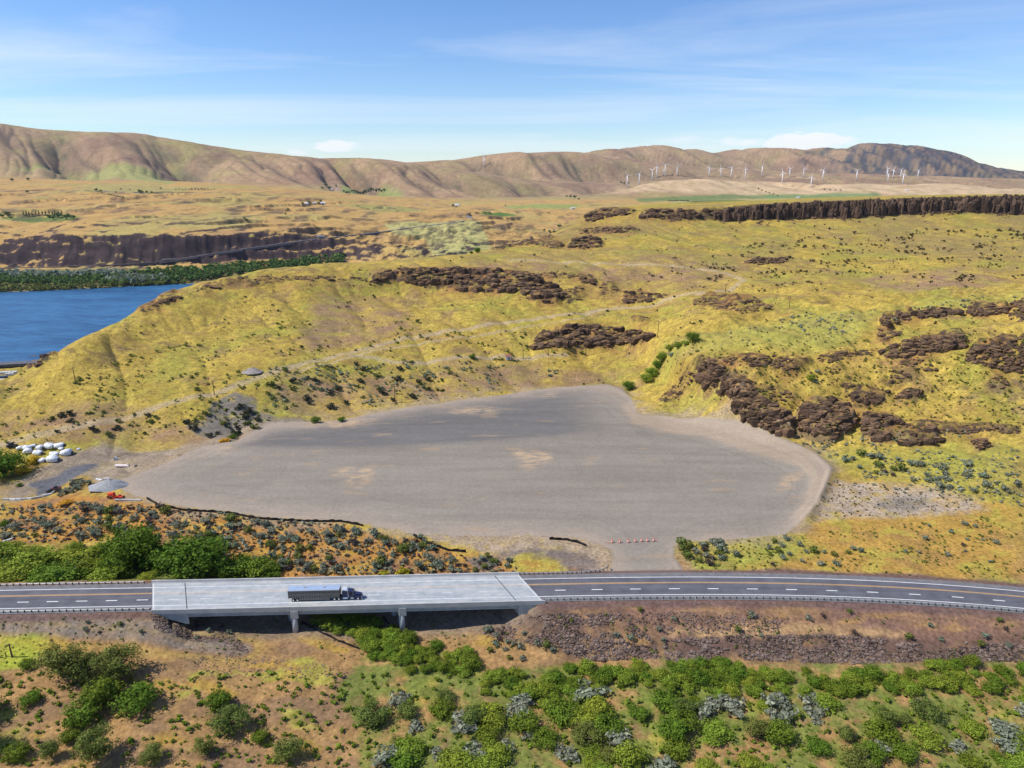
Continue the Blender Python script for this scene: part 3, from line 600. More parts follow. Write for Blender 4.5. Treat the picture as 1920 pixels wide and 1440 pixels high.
# ------------------------------------------------------------------ materials
MATS = {}
def new_mat(name):
    m = bpy.data.materials.new(name); m.use_nodes = True; nt = m.node_tree; nt.nodes.clear()
    o = nd(nt, 'ShaderNodeOutputMaterial'); b = nd(nt, 'ShaderNodeBsdfPrincipled'); nt.links.new(b.outputs[0], o.inputs[0])
    b.inputs['Specular IOR Level'].default_value = .25
    MATS[name] = m; return m, nt, b
def mat(name, col, rough=.8, var=.15, scale=1.0, metal=0.0, bump=0.0, bscale=4.0, island=0.0, spec=.25, detail=5):
    if name in MATS: return MATS[name]
    m, nt, b = new_mat(name); L = nt.links.new
    tc = nd(nt, 'ShaderNodeTexCoord'); n = nd(nt, 'ShaderNodeTexNoise'); n.inputs['Scale'].default_value = scale; n.inputs['Detail'].default_value = detail
    L(tc.outputs['Object'], n.inputs[0])
    mr = nd(nt, 'ShaderNodeMapRange'); mr.inputs[1].default_value = .3; mr.inputs[2].default_value = .7
    mr.inputs[3].default_value = 1 - var; mr.inputs[4].default_value = 1 + var; L(n.outputs[0], mr.inputs[0])
    vm = nd(nt, 'ShaderNodeVectorMath', operation='SCALE'); vm.inputs[0].default_value = col[:3]; L(mr.outputs[0], vm.inputs['Scale'])
    last = vm.outputs[0]
    if island:
        ge = nd(nt, 'ShaderNodeNewGeometry'); oi = nd(nt, 'ShaderNodeObjectInfo')
        hs = nd(nt, 'ShaderNodeHueSaturation'); L(last, hs.inputs['Color'])
        r = nd(nt, 'ShaderNodeMapRange'); r.inputs[3].default_value = 1 - island; r.inputs[4].default_value = 1 + island; L(ge.outputs['Random Per Island'], r.inputs[0]); L(r.outputs[0], hs.inputs['Value'])
        r2 = nd(nt, 'ShaderNodeMapRange'); r2.inputs[3].default_value = .48; r2.inputs[4].default_value = .52; L(oi.outputs['Random'], r2.inputs[0]); L(r2.outputs[0], hs.inputs['Hue'])
        last = hs.outputs[0]
    L(last, b.inputs['Base Color'])
    b.inputs['Roughness'].default_value = rough; b.inputs['Metallic'].default_value = metal; b.inputs['Specular IOR Level'].default_value = spec
    if bump:
        n3 = nd(nt, 'ShaderNodeTexNoise'); n3.inputs['Scale'].default_value = bscale; n3.inputs['Detail'].default_value = 6; L(tc.outputs['Object'], n3.inputs[0])
        bp = nd(nt, 'ShaderNodeBump'); bp.inputs['Distance'].default_value = bump; L(n3.outputs[0], bp.inputs['Height']); L(bp.outputs[0], b.inputs['Normal'])
    return m

def ground_mat(name, fine, bumpd, amt=.35, hue=.6):
    """base colour per place from the mesh, broken up by grass / soil grain at two scales"""
    m, nt, b = new_mat(name); L = nt.links.new
    at = nd(nt, 'ShaderNodeAttribute', attribute_name='soil'); ge = nd(nt, 'ShaderNodeNewGeometry')
    def noise(sc, det=6, rough=.65):
        n = nd(nt, 'ShaderNodeTexNoise'); n.inputs['Scale'].default_value = sc; n.inputs['Detail'].default_value = det; n.inputs['Roughness'].default_value = rough
        L(ge.outputs['Position'], n.inputs[0]); return n
    na = noise(fine); nb = noise(fine * .22, 5); nc = noise(fine * 3.1, 3)
    mr = nd(nt, 'ShaderNodeMapRange'); mr.inputs[1].default_value = .3; mr.inputs[2].default_value = .7; mr.inputs[3].default_value = 1 - amt; mr.inputs[4].default_value = 1 + amt; L(na.outputs[0], mr.inputs[0])
    mr2 = nd(nt, 'ShaderNodeMapRange'); mr2.inputs[1].default_value = .3; mr2.inputs[2].default_value = .7; mr2.inputs[3].default_value = 1 - amt * .5; mr2.inputs[4].default_value = 1 + amt * .5; L(nb.outputs[0], mr2.inputs[0])
    # smooth made ground (lot, asphalt yard) keeps its grain low: alpha of the attribute
    mu = nd(nt, 'ShaderNodeMath', operation='MULTIPLY'); L(mr.outputs[0], mu.inputs[0]); L(mr2.outputs[0], mu.inputs[1])
    mx = nd(nt, 'ShaderNodeMix'); L(at.outputs['Alpha'], mx.inputs[0]); mx.inputs[2].default_value = 1.0; L(mu.outputs[0], mx.inputs[3])
    vs = nd(nt, 'ShaderNodeVectorMath', operation='SCALE'); L(at.outputs['Color'], vs.inputs[0]); L(mx.outputs[0], vs.inputs['Scale'])
    hs = nd(nt, 'ShaderNodeHueSaturation'); L(vs.outputs[0], hs.inputs['Color'])
    mh = nd(nt, 'ShaderNodeMapRange'); mh.inputs[1].default_value = .3; mh.inputs[2].default_value = .7; mh.inputs[3].default_value = .5 - .02 * hue; mh.inputs[4].default_value = .5 + .02 * hue; L(nc.outputs[0], mh.inputs[0]); L(mh.outputs[0], hs.inputs['Hue'])
    L(hs.outputs[0], b.inputs['Base Color'])
    b.inputs['Roughness'].default_value = .95; b.inputs['Specular IOR Level'].default_value = .08
    bp = nd(nt, 'ShaderNodeBump'); bp.inputs['Distance'].default_value = bumpd; L(na.outputs[0], bp.inputs['Height']); L(at.outputs['Alpha'], bp.inputs['Strength']); L(bp.outputs[0], b.inputs['Normal'])
    return m

# ------------------------------------------------------------------ object helpers
def tag(o, label=None, cat=None, group=None, kind=None):
    if label: o['label'] = label
    if cat: o['category'] = cat
    if group: o['group'] = group
    if kind: o['kind'] = kind
    return o
def mesh_np(name, V, Fc, material, smooth=False):
    me = bpy.data.meshes.new(name)
    V = np.asarray(V, np.float32); Fc = np.asarray(Fc, np.int32); k = Fc.shape[1]
    me.vertices.add(len(V)); me.vertices.foreach_set('co', V.ravel())
    me.loops.add(Fc.size); me.loops.foreach_set('vertex_index', Fc.ravel())
    me.polygons.add(len(Fc)); me.polygons.foreach_set('loop_start', np.arange(0, Fc.size, k, dtype=np.int32)); me.polygons.foreach_set('loop_total', np.full(len(Fc), k, np.int32))
    me.polygons.foreach_set('use_smooth', np.full(len(Fc), smooth)); me.update(calc_edges=True)
    if material: me.materials.append(material)
    return me
def link(name, me, parent=None, loc=None):
    o = bpy.data.objects.new(name, me); COL.objects.link(o)
    if parent: o.parent = parent
    if loc is not None: o.location = loc
    return o
def empty(name, loc, rz=0):
    o = bpy.data.objects.new(name, None); COL.objects.link(o); o.location = loc; o.rotation_euler = (0, 0, rz); o.empty_display_size = .5; return o
class MB:
    def __init__(s): s.v = []; s.f = []
    def add(s, V, Fc):
        k = len(s.v); s.v += [tuple(map(float, p)) for p in V]; s.f += [tuple(i + k for i in f) for f in Fc]; return s
    def box(s, c, d, rz=0, M=None):
        x, y, z = d[0]/2, d[1]/2, d[2]/2
        V = [Vector((sx*x, sy*y, sz*z)) for sx in (-1,1) for sy in (-1,1) for sz in (-1,1)]
        if rz: Rm = Matrix.Rotation(rz, 3, 'Z'); V = [Rm @ p for p in V]
        if M: V = [M @ p for p in V]
        V = [p + Vector(c) for p in V]
        return s.add(V, [(0,1,3,2),(4,6,7,5),(0,4,5,1),(2,3,7,6),(0,2,6,4),(1,5,7,3)])
    def hexa(s, P):                                  # 8 corners: 4 bottom, 4 top
        return s.add(P, [(3,2,1,0),(4,5,6,7),(0,1,5,4),(1,2,6,5),(2,3,7,6),(3,0,4,7)])
    def tube(s, p, q, r0, r1=None, n=8):
        p = Vector(p); q = Vector(q); r1 = r0 if r1 is None else r1; d = (q - p).normalized()
        x = d.orthogonal().normalized(); y = d.cross(x)
        V = [p + (x*math.cos(2*math.pi*i/n) + y*math.sin(2*math.pi*i/n))*r0 for i in range(n)] + [q + (x*math.cos(2*math.pi*i/n) + y*math.sin(2*math.pi*i/n))*r1 for i in range(n)]
        return s.add(V, [(i, (i+1) % n, n+(i+1) % n, n+i) for i in range(n)] + [tuple(range(n-1, -1, -1)), tuple(range(n, 2*n))])
    def strip(s, rings):                             # rings of equal length, open; each ring is a cross section (closed)
        n = len(rings[0]); k = len(s.v)
        for r in rings: s.v += [tuple(map(float, p)) for p in r]
        for i in range(len(rings) - 1):
            for j in range(n):
                s.f.append((k+i*n+j, k+i*n+(j+1) % n, k+(i+1)*n+(j+1) % n, k+(i+1)*n+j))
        s.f.append(tuple(k+j for j in range(n-1, -1, -1))); s.f.append(tuple(k+(len(rings)-1)*n+j for j in range(n)))
        return s
    def mesh(s, name, material, smooth=False, bevel=0):
        me = bpy.data.meshes.new(name); me.from_pydata(s.v, [], s.f)
        bm = bmesh.new(); bm.from_mesh(me); bmesh.ops.recalc_face_normals(bm, faces=bm.faces)
        if bevel: bmesh.ops.bevel(bm, geom=list(bm.edges), offset=bevel, segments=1, affect='EDGES')
        bm.to_mesh(me); bm.free()
        for p in me.polygons: p.use_smooth = smooth
        me.materials.append(material); return me
    def build(s, name, material, parent=None, loc=None, **k): return link(name, s.mesh(name, material, **k), parent, loc)
def copy_tree(o, parent=None):
    c = o.copy(); COL.objects.link(c)
    if parent: c.parent = parent
    for ch in o.children: copy_tree(ch, c)
    return c

# ------------------------------------------------------------------ ground meshes
def build_ground():
    alpha = np.ones(Z.shape); alpha -= lotj * .78
    alpha = np.where(YG > 900, .8, alpha)
    RGBA = np.concatenate([C, alpha[..., None]], -1).astype(np.float32)
    V = np.stack([XG, YG, ZF], -1).astype(np.float32)
    def part(name, r0, r1, m):
        n = r1 - r0 + 1; w = len(A)
        i = (np.arange(n - 1)[:, None] * w + np.arange(w - 1)[None, :]).ravel()
        Fc = np.stack([i, i + 1, i + w + 1, i + w], 1)
        me = mesh_np(name, V[r0:r1+1].reshape(-1, 3), Fc, m, True)
        ca = me.color_attributes.new('soil', 'FLOAT_COLOR', 'POINT'); ca.data.foreach_set('color', RGBA[r0:r1+1].ravel())
        tag(link(name, me), kind='structure'); return me
    cut = int(np.searchsorted(SG, math.log(1320))); cut2 = int(np.searchsorted(SG, math.log(3900)))
    part('ground', 0, cut, ground_mat('grassland', .9, .22, .42, 1.0))
    part('far_shore_land', cut, cut2, ground_mat('far_grassland', .10, 1.2, .30, .6))
    part('hills', cut2, NR - 1, ground_mat('hill_grass', .035, 3.0, .28, .4))
build_ground()
print('ground built')

def g3(u, v, ymin=60):
    p = cast(ZF, u, v, ymin); return p
def gp(u, v, ymin=60): return Vector(g3(u, v, ymin)[0])
def gz(X, Y): return float(zsample(ZF, X, Y))
def px_m(p): return depth_of(p[1], p[2]) / F         # metres per pixel there

# water
def water():
    m, nt, b = new_mat('river_water'); L = nt.links.new
    ge = nd(nt, 'ShaderNodeNewGeometry'); mp = nd(nt, 'ShaderNodeMapping'); mp.inputs['Scale'].default_value = (.6, 1.6, 1); mp.inputs['Rotation'].default_value = (0, 0, R(20)); L(ge.outputs['Position'], mp.inputs[0])
    n = nd(nt, 'ShaderNodeTexNoise'); n.inputs['Scale'].default_value = .065; n.inputs['Detail'].default_value = 8; n.inputs['Roughness'].default_value = .8; L(mp.outputs[0], n.inputs[0])
    n2 = nd(nt, 'ShaderNodeTexNoise'); n2.inputs['Scale'].default_value = .012; n2.inputs['Detail'].default_value = 4; L(mp.outputs[0], n2.inputs[0])
    cr = nd(nt, 'ShaderNodeValToRGB'); e = cr.color_ramp.elements; e[0].position = .32; e[0].color = (.006, .045, .125, 1); e[1].position = .64; e[1].color = (.034, .150, .30, 1)
    ad = nd(nt, 'ShaderNodeMath', operation='ADD'); L(n.outputs[0], ad.inputs[0])
    sb = nd(nt, 'ShaderNodeMath', operation='MULTIPLY_ADD'); L(n2.outputs[0], sb.inputs[0]); sb.inputs[1].default_value = .5; sb.inputs[2].default_value = -.25; L(sb.outputs[0], ad.inputs[1])
    L(ad.outputs[0], cr.inputs[0])
    foam = nd(nt, 'ShaderNodeTexNoise'); foam.inputs['Scale'].default_value = .28; foam.inputs['Detail'].default_value = 3; L(mp.outputs[0], foam.inputs[0])
    fr = nd(nt, 'ShaderNodeMapRange'); fr.inputs[1].default_value = .70; fr.inputs[2].default_value = .78; L(foam.outputs[0], fr.inputs[0])
    mx = nd(nt, 'ShaderNodeMixRGB'); mx.inputs[2].default_value = (.5, .58, .65, 1); L(fr.outputs[0], mx.inputs[0]); L(cr.outputs[0], mx.inputs[1])
    L(mx.outputs[0], b.inputs['Base Color']); b.inputs['Roughness'].default_value = .35; b.inputs['Specular IOR Level'].default_value = .3
    bp = nd(nt, 'ShaderNodeBump'); bp.inputs['Distance'].default_value = 1.0; bp.inputs['Strength'].default_value = .8; L(n.outputs[0], bp.inputs['Height']); L(bp.outputs[0], b.inputs['Normal'])
    mb = MB(); mb.add([(-2400, 600, -112), (500, 600, -112), (500, 2100, -112), (-2800, 2100, -112)], [(0, 1, 2, 3)])
    tag(mb.build('river', m), kind='structure')
water()

# ------------------------------------------------------------------ highway
def ribbon(X0, X1, o0, o1, z, n, name, m, parent=None, zb=None):
    """flat strip along the highway between offsets o0 < o1 (functions of nothing), from X0 to X1; X0/X1 may be skew functions of offset"""
    V = []; Fc = []
    for i in range(n + 1):
        for o in (o0, o1):
            xa = X0(o) if callable(X0) else X0; xb = X1(o) if callable(X1) else X1
            x = xa + (xb - xa) * i / n; p = road_pt(x, o, z); V.append(p)
    for i in range(n): Fc.append((2*i, 2*i+2, 2*i+3, 2*i+1))
    me = bpy.data.meshes.new(name); me.from_pydata(V, [], Fc); me.materials.append(m)
    return link(name, me, parent)
def asphalt_mat():
    m, nt, b = new_mat('asphalt'); L = nt.links.new
    ge = nd(nt, 'ShaderNodeNewGeometry')
    mp = nd(nt, 'ShaderNodeMapping'); mp.inputs['Scale'].default_value = (.03, .9, 1); L(ge.outputs['Position'], mp.inputs[0])
    n = nd(nt, 'ShaderNodeTexNoise'); n.inputs['Scale'].default_value = 1.0; n.inputs['Detail'].default_value = 5; L(mp.outputs[0], n.inputs[0])
    n2 = nd(nt, 'ShaderNodeTexNoise'); n2.inputs['Scale'].default_value = .25; n2.inputs['Detail'].default_value = 6; L(ge.outputs['Position'], n2.inputs[0])
    ad = nd(nt, 'ShaderNodeMath', operation='ADD'); L(n.outputs[0], ad.inputs[0]); L(n2.outputs[0], ad.inputs[1])
    cr = nd(nt, 'ShaderNodeValToRGB'); e = cr.color_ramp.elements; e[0].position = .35; e[0].color = (.074, .074, .088, 1); e[1].position = .65; e[1].color = (.13, .13, .148, 1)
    mu = nd(nt, 'ShaderNodeMath', operation='MULTIPLY'); mu.inputs[1].default_value = .5; L(ad.outputs[0], mu.inputs[0]); L(mu.outputs[0], cr.inputs[0])
    L(cr.outputs[0], b.inputs['Base Color']); b.inputs['Roughness'].default_value = .85
    return m
def highway():
    am = asphalt_mat(); shm = mat('shoulder_asphalt', (.15, .145, .15), .9, .18, .5)
    wh = mat('white_road_paint', (.72, .72, .70), .7, .12, .8); ye = mat('yellow_road_paint', (.62, .36, .12), .7, .15, .8)
    L0 = lambda o: bx(0, o) - .05; R0 = lambda o: bx(1, o) + .05
    root = None
    for k, (xa, xb) in enumerate(((-250, L0), (R0, 260))):
        r = ribbon(xa, xb, OFF_NEAR - .3, OFF_FAR + .3, 0.0, 120, 'road', am); tag(r, kind='structure')
        s1 = ribbon(xa, xb, OFF_FAR + .3, SH_FAR, -0.004, 120, 'shoulder', shm, r)
        s2 = ribbon(xa, xb, SH_NEAR, OFF_NEAR - .3, -0.004, 120, 'shoulder', shm, r)
        ribbon(xa, xb, OFF_FAR - .15, OFF_FAR + .12, .005, 120, 'edge_line', wh, r)
        ribbon(xa, xb, OFF_NEAR - .12, OFF_NEAR + .15, .005, 120, 'edge_line', wh, r)
        ribbon(xa, xb, -.30, -.12, .005, 120, 'centre_line', ye, r); ribbon(xa, xb, .12, .30, .005, 120, 'centre_line', ye, r)
        if k == 0: roots = [r]
        else: roots.append(r)
    # lane dashes (3 m long, 12 m apart) as laid out in the picture
    us = [42, 97, 152, 208, 266] + [1050, 1119, 1191, 1264, 1337, 1411, 1485, 1561, 1638, 1718, 1800, 1880, 1962, 2050]
    for u in us:
        a, t = ray(u, 1105); x = a * H / t
        r = roots[0] if u < 500 else roots[1]
        for _ in range(3): x = float(x) if True else x
        yy = yc(x) + OFF_DASH; aa = (u - 960) / F * (cp + H / yy * sp); x = aa * yy
        ribbon(x - 1.75, x + 1.75, OFF_DASH - .16, OFF_DASH + .16, .010, 3, 'lane_dash', wh, r)
highway()

conc = mat('pale_concrete', (.43, .42, .40), .85, .14, .35, bump=.02, bscale=3)
conc2 = mat('grey_concrete', (.36, .36, .345), .85, .16, .5)
def deck_mat():
    m, nt, b = new_mat('deck_concrete'); L = nt.links.new
    ge = nd(nt, 'ShaderNodeNewGeometry'); mp = nd(nt, 'ShaderNodeMapping'); mp.inputs['Scale'].default_value = (.06, .8, 1); L(ge.outputs['Position'], mp.inputs[0])
    n = nd(nt, 'ShaderNodeTexNoise'); n.inputs['Scale'].default_value = 1; n.inputs['Detail'].default_value = 7; n.inputs['Roughness'].default_value = .7; L(mp.outputs[0], n.inputs[0])
    n2 = nd(nt, 'ShaderNodeTexNoise'); n2.inputs['Scale'].default_value = .3; n2.inputs['Detail'].default_value = 7; n2.inputs['Roughness'].default_value = .7; L(ge.outputs['Position'], n2.inputs[0])
    ad = nd(nt, 'ShaderNodeMath', operation='ADD'); L(n.outputs[0], ad.inputs[0]); L(n2.outputs[0], ad.inputs[1])
    mu = nd(nt, 'ShaderNodeMath', operation='MULTIPLY'); mu.inputs[1].default_value = .5; L(ad.outputs[0], mu.inputs[0])
    cr = nd(nt, 'ShaderNodeValToRGB'); e = cr.color_ramp.elements; e[0].position = .38; e[0].color = (.24, .275, .30, 1); e[1].position = .62; e[1].color = (.43, .43, .42, 1)
    L(mu.outputs[0], cr.inputs[0]); L(cr.outputs[0], b.inputs['Base Color']); b.inputs['Roughness'].default_value = .85
    return m
def bridge():
    b0 = lambda o: bx(0, o); b1 = lambda o: bx(1, o)
    root = empty('road_bridge', road_pt(-55, 0, -9)); inv = Vector(root.location)
    tag(root, 'long pale concrete highway bridge with two visible piers over the dry wash', 'bridge')
    def off(p): return (p[0] - inv.x, p[1] - inv.y, p[2] - inv.z)
    N = 48; WN = SH_NEAR - .55; WF = SH_FAR + .1
    def prof(pts, e0, e1, name, m, n=N, skew=True):
        """closed profile (offset, z) swept along the bridge between fractions e0, e1 of its length"""
        mb = MB(); rings = []
        for i in range(n + 1):
            f = e0 + (e1 - e0) * i / n; ring = []
            for o, z in pts:
                oo = o if skew else WN
                x = b0(o) + (b1(o) - b0(o)) * f; ring.append(off(road_pt(x, o, z)))
            rings.append(ring)
        mb.strip(rings); return mb.build(name, m, root)
    dm = deck_mat()
    d = prof([(WN, -.35), (WF, -.35), (WF, .02), (WN, .02)], 0, 1, 'deck', dm)
    # barriers: sloped highway profile
    prof([(WN - .22, -.5), (WN - .01, -.5), (WN - .01, .02), (WN + .42, .02), (WN + .25, .35), (WN + .16, .95), (WN - .22, .95)], -.001, 1.001, 'parapet', conc)
    prof([(WF + .22, -.5), (WF + .01, -.5), (WF + .01, .02), (WF - .42, .02), (WF - .25, .35), (WF - .16, .95), (WF + .22, .95)], -.001, 1.001, 'parapet', conc)
    # girders
    e0, e1 = .088, .932
    for o in (WN + .55, WN + 4.1, WN + 7.6, WN + 11.1, WF - .55):
        prof([(o - .35, -2.0), (o + .35, -2.0), (o + .35, -1.75), (o + .1, -1.55), (o + .1, -.7), (o + .4, -.5), (o + .4, -.36), (o - .4, -.36), (o - .4, -.5), (o - .1, -.7), (o - .1, -1.55), (o - .35, -1.75)], e0, e1, 'girder', conc2)
    # markings
    wh = mat('white_road_paint', (.72, .72, .70)); ye = mat('worn_yellow_paint', (.50, .40, .30), .8, .2, .6)
    whw = mat('worn_white_paint', (.55, .56, .57), .8, .15, .6)
    for o0_, o1_, m in ((OFF_FAR - .15, OFF_FAR + .12, whw), (OFF_NEAR - .12, OFF_NEAR + .15, whw), (-.3, -.1, ye), (.1, .3, ye)):
        r = ribbon(b0, b1, o0_, o1_, .026, 60, 'edge_line' if m is whw else 'centre_line', m); r.parent = root; r.location = -inv
    for u in (333, 392, 450, 508, 700, 770, 838, 905):
        a, t = ray(u, 1113); x = float(a * H / t)
        r = ribbon(x - 1.75, x + 1.75, OFF_DASH - .14, OFF_DASH + .14, .032, 2, 'lane_dash', whw); r.parent = root; r.location = -inv
    # expansion joints: dark rubber strips across the deck
    rb = mat('black_rubber', (.02, .02, .022), .8, .1)
    jm = mat('white_joint_edge', (.52, .52, .5), .8, .1)
    for f, m, wd in ((e0, rb, .13), (e1, rb, .13), (.0035, jm, .22), (.9965, jm, .22)):
        V = []
        for o in (WN + .45, WF - .45):
            x = b0(o) + (b1(o) - b0(o)) * f
            V.append(off(road_pt(x - wd, o, .032))); V.append(off(road_pt(x + wd, o, .032)))
        MB().add(V, [(0, 1, 3, 2)]).build('expansion_joint', m, root)
    # abutments with wing walls
    for end, f in ((0, e0), (1, e1)):
        sgn = 1 if end == 0 else -1
        for o, s2 in ((WN - .05, -1), (WF + .05, 1)):
            xf = b0(o) + (b1(o) - b0(o)) * f; xe = b0(o) + (b1(o) - b0(o)) * (0 if end == 0 else 1)
            P = []
            for oo in (o, o + .4 * s2 * -1):
                P.append([off(road_pt(xf, oo, -.5)), off(road_pt(xf, oo, -4.3 if end == 0 else -4.8)), off(road_pt(xf - sgn * .8, oo, -4.3 if end == 0 else -4.8)), off(road_pt(xe + sgn * .2, oo, -1.0)), off(road_pt(xe + sgn * .2, oo, -.5))])
            V = P[0] + P[1]; n = 5
            MB().add(V, [tuple(range(n)), tuple(range(2*n-1, n-1, -1))] + [(i, n+i, n+(i+1) % n, (i+1) % n) for i in range(n)]).build('wing_wall', conc2, root)
        mb = MB(); rings = []
        o0_, o1_ = WN, WF
        V = []
        for o in (o0_, o1_):
            x = b0(o) + (b1(o) - b0(o)) * f
            for dx in (-.1, -1.0):
                for z in (-.36, -4.2): V.append(off(road_pt(x + dx * sgn, o, z)))
        mb.add([V[1], V[3], V[7], V[5], V[0], V[2], V[6], V[4]], [(3,2,1,0),(4,5,6,7),(0,1,5,4),(1,2,6,5),(2,3,7,6),(3,0,4,7)]).build('abutment_wall', conc2, root)
    # piers
    for u in (549, 751):
        a, t = ray(u, 1145); o = WN + .4
        yy = yc(float(a * H / t)) + o; x = (u - 960) / F * (cp + (H + 1.8) / yy * sp) * yy
        fr = (x - b0(o)) / (b1(o) - b0(o))
        pier = empty('pier', (0, 0, 0)); pier.parent = root
        oa, ob = WN - .32, WF + .32
        V = []
        for z in (-3.2, -.55):
            for oo, dx in ((oa, -1.15), (oa, 1.15), (ob, 1.15), (ob, -1.15)):
                xx = b0(oo) + (b1(oo) - b0(oo)) * fr; V.append(off(road_pt(xx + dx, oo, z)))
        MB().hexa(V).build('pier_cap', conc2, pier, bevel=.05)
        for oo in (WN + .9, (WN + WF) / 2, WF - 1.2):
            xx = b0(oo) + (b1(oo) - b0(oo)) * fr; p = road_pt(xx, oo, -3.0); q = road_pt(xx, oo, gz(p[0], p[1]) - 1.0)
            MB().tube(off(q), off(p), .92, n=24).build('pier_column', conc, pier, smooth=True)
bridge()

# ------------------------------------------------------------------ guardrails
steel = mat('galvanised_steel', (.50, .52, .50), .5, .12, 1.0, metal=.3); wood = mat('dark_timber', (.075, .055, .045), .9, .25, 3)
POST = MB().box((0, 0, .38), (.28, .22, .86)).mesh('post', wood)
def guardrail(path, spacing, label, height=.78):
    """path: list of world points (x, y)"""
    P = [Vector((x, y, 0)) for x, y in path]
    root = empty('guardrail', (P[0].x, P[0].y, 0)); base = root.location.copy()
    tag(root, label, 'guardrail', 'guardrails along the highway')
    # resample
    L = [0]
    for i in range(1, len(P)): L.append(L[-1] + (P[i] - P[i-1]).length)
    def at(s):
        for i in range(1, len(P)):
            if s <= L[i] or i == len(P) - 1:
                f = (s - L[i-1]) / (L[i] - L[i-1]); d = (P[i] - P[i-1]).normalized(); return P[i-1] + (P[i] - P[i-1]) * f, d
    n = int(L[-1] / spacing); rings = []
    for k in range(n * 1 + 1):
        p, d = at(min(L[-1], k * spacing)); nrm = Vector((-d.y, d.x, 0))
        z = max(gz(p.x, p.y), -.3) if abs(p.y - yc(p.x)) > 12 else -.12
        z = -.05
        ring = [p + nrm * o + Vector((0, 0, z + h)) - base for o, h in ((.10, height), (.10, height - .12), (.03, height - .17), (.10, height - .22), (.10, height - .36), (.16, height - .36), (.16, height))]
        rings.append(ring)
        c = link('post', POST, root); c.location = p - nrm * .05 - base + Vector((0, 0, -.12)); c.rotation_euler = (0, 0, math.atan2(d.y, d.x))
    MB().strip(rings).build('rail', steel, root)
rx = lambda xs, o: [road_pt(x, o)[:2] for x in xs]
lin_ = lambda a, b, n: [a + (b - a) * i / n for i in range(n + 1)]
guardrail(rx(lin_(-200, bx(0, OFF_RAIL) - .5, 60), OFF_RAIL), 2.1, 'near side guardrail left of the bridge, steel rail on dark posts')
guardrail(rx(lin_(bx(1, OFF_RAIL) + .5, 215, 120), OFF_RAIL), 2.1, 'long near side guardrail curving right from the bridge above the rocky bank')
guardrail(rx(lin_(-200, bx(0, SH_FAR) - .5, 60), SH_FAR), 2.1, 'far side guardrail left of the bridge in front of the green bushes')
pts = rx(lin_(bx(1, SH_FAR) + .3, 22.5, 20), SH_FAR)
for du, dv in ((1110, 1073.5), (1128, 1071.5), (1138, 1067), (1140, 1062)):
    a, t = ray(du, dv); pts.append((float(a * H / t), float(H / t)))
guardrail(pts, 1.6, 'short far side guardrail that bends away at the gravel entrance')

# ------------------------------------------------------------------ rocks
def hull_template(seed, n=13, flat=.75):
    r = random.Random(seed); bm = bmesh.new()
    for _ in range(n):
        v = Vector((r.gauss(0, 1), r.gauss(0, 1), r.gauss(0, 1))).normalized() * r.uniform(.75, 1.0)
        v.z *= flat; bm.verts.new(v)
    res = bmesh.ops.convex_hull(bm, input=bm.verts)
    for g in [e for e in res['geom_interior'] if isinstance(e, bmesh.types.BMVert)]: bm.verts.remove(g)
    bmesh.ops.triangulate(bm, faces=bm.faces); bm.verts.index_update()
    V = np.array([v.co[:] for v in bm.verts]); Fc = np.array([[v.index for v in f.verts] for f in bm.faces]); bm.free(); return V, Fc
TPL = [hull_template(i, 12 + i % 4) for i in range(10)]
def scatter_mesh(name, P, size, tpls, material, tall=None, seed=1, parent=None, smooth=False, origin=None, stretch=(1, 1)):
    """joins one deformed copy of a template per point"""
    r = np.random.default_rng(seed); Vs = []; Fs = []; k = 0
    o = np.asarray(P[0] if origin is None else origin, float)
    for i in range(len(P)):
        V, Fc = tpls[r.integers(len(tpls))]
        an = r.random() * 6.283; c, s = math.cos(an), math.sin(an)
        sx, sy = size[i] * r.uniform(.75, 1.3), size[i] * r.uniform(.75, 1.3); sz = size[i] * (tall[i] if tall is not None else 1)
        x = V[:, 0] * sx; y = V[:, 1] * sy; W = np.stack([(x * c - y * s) * stretch[0], (x * s + y * c) * stretch[1], V[:, 2] * sz], 1) + (np.asarray(P[i]) - o)
        Vs.append(W); Fs.append(Fc + k); k += len(V)
    me = mesh_np(name, np.concatenate(Vs), np.concatenate(Fs), material, smooth); return link(name, me, parent, Vector(o))
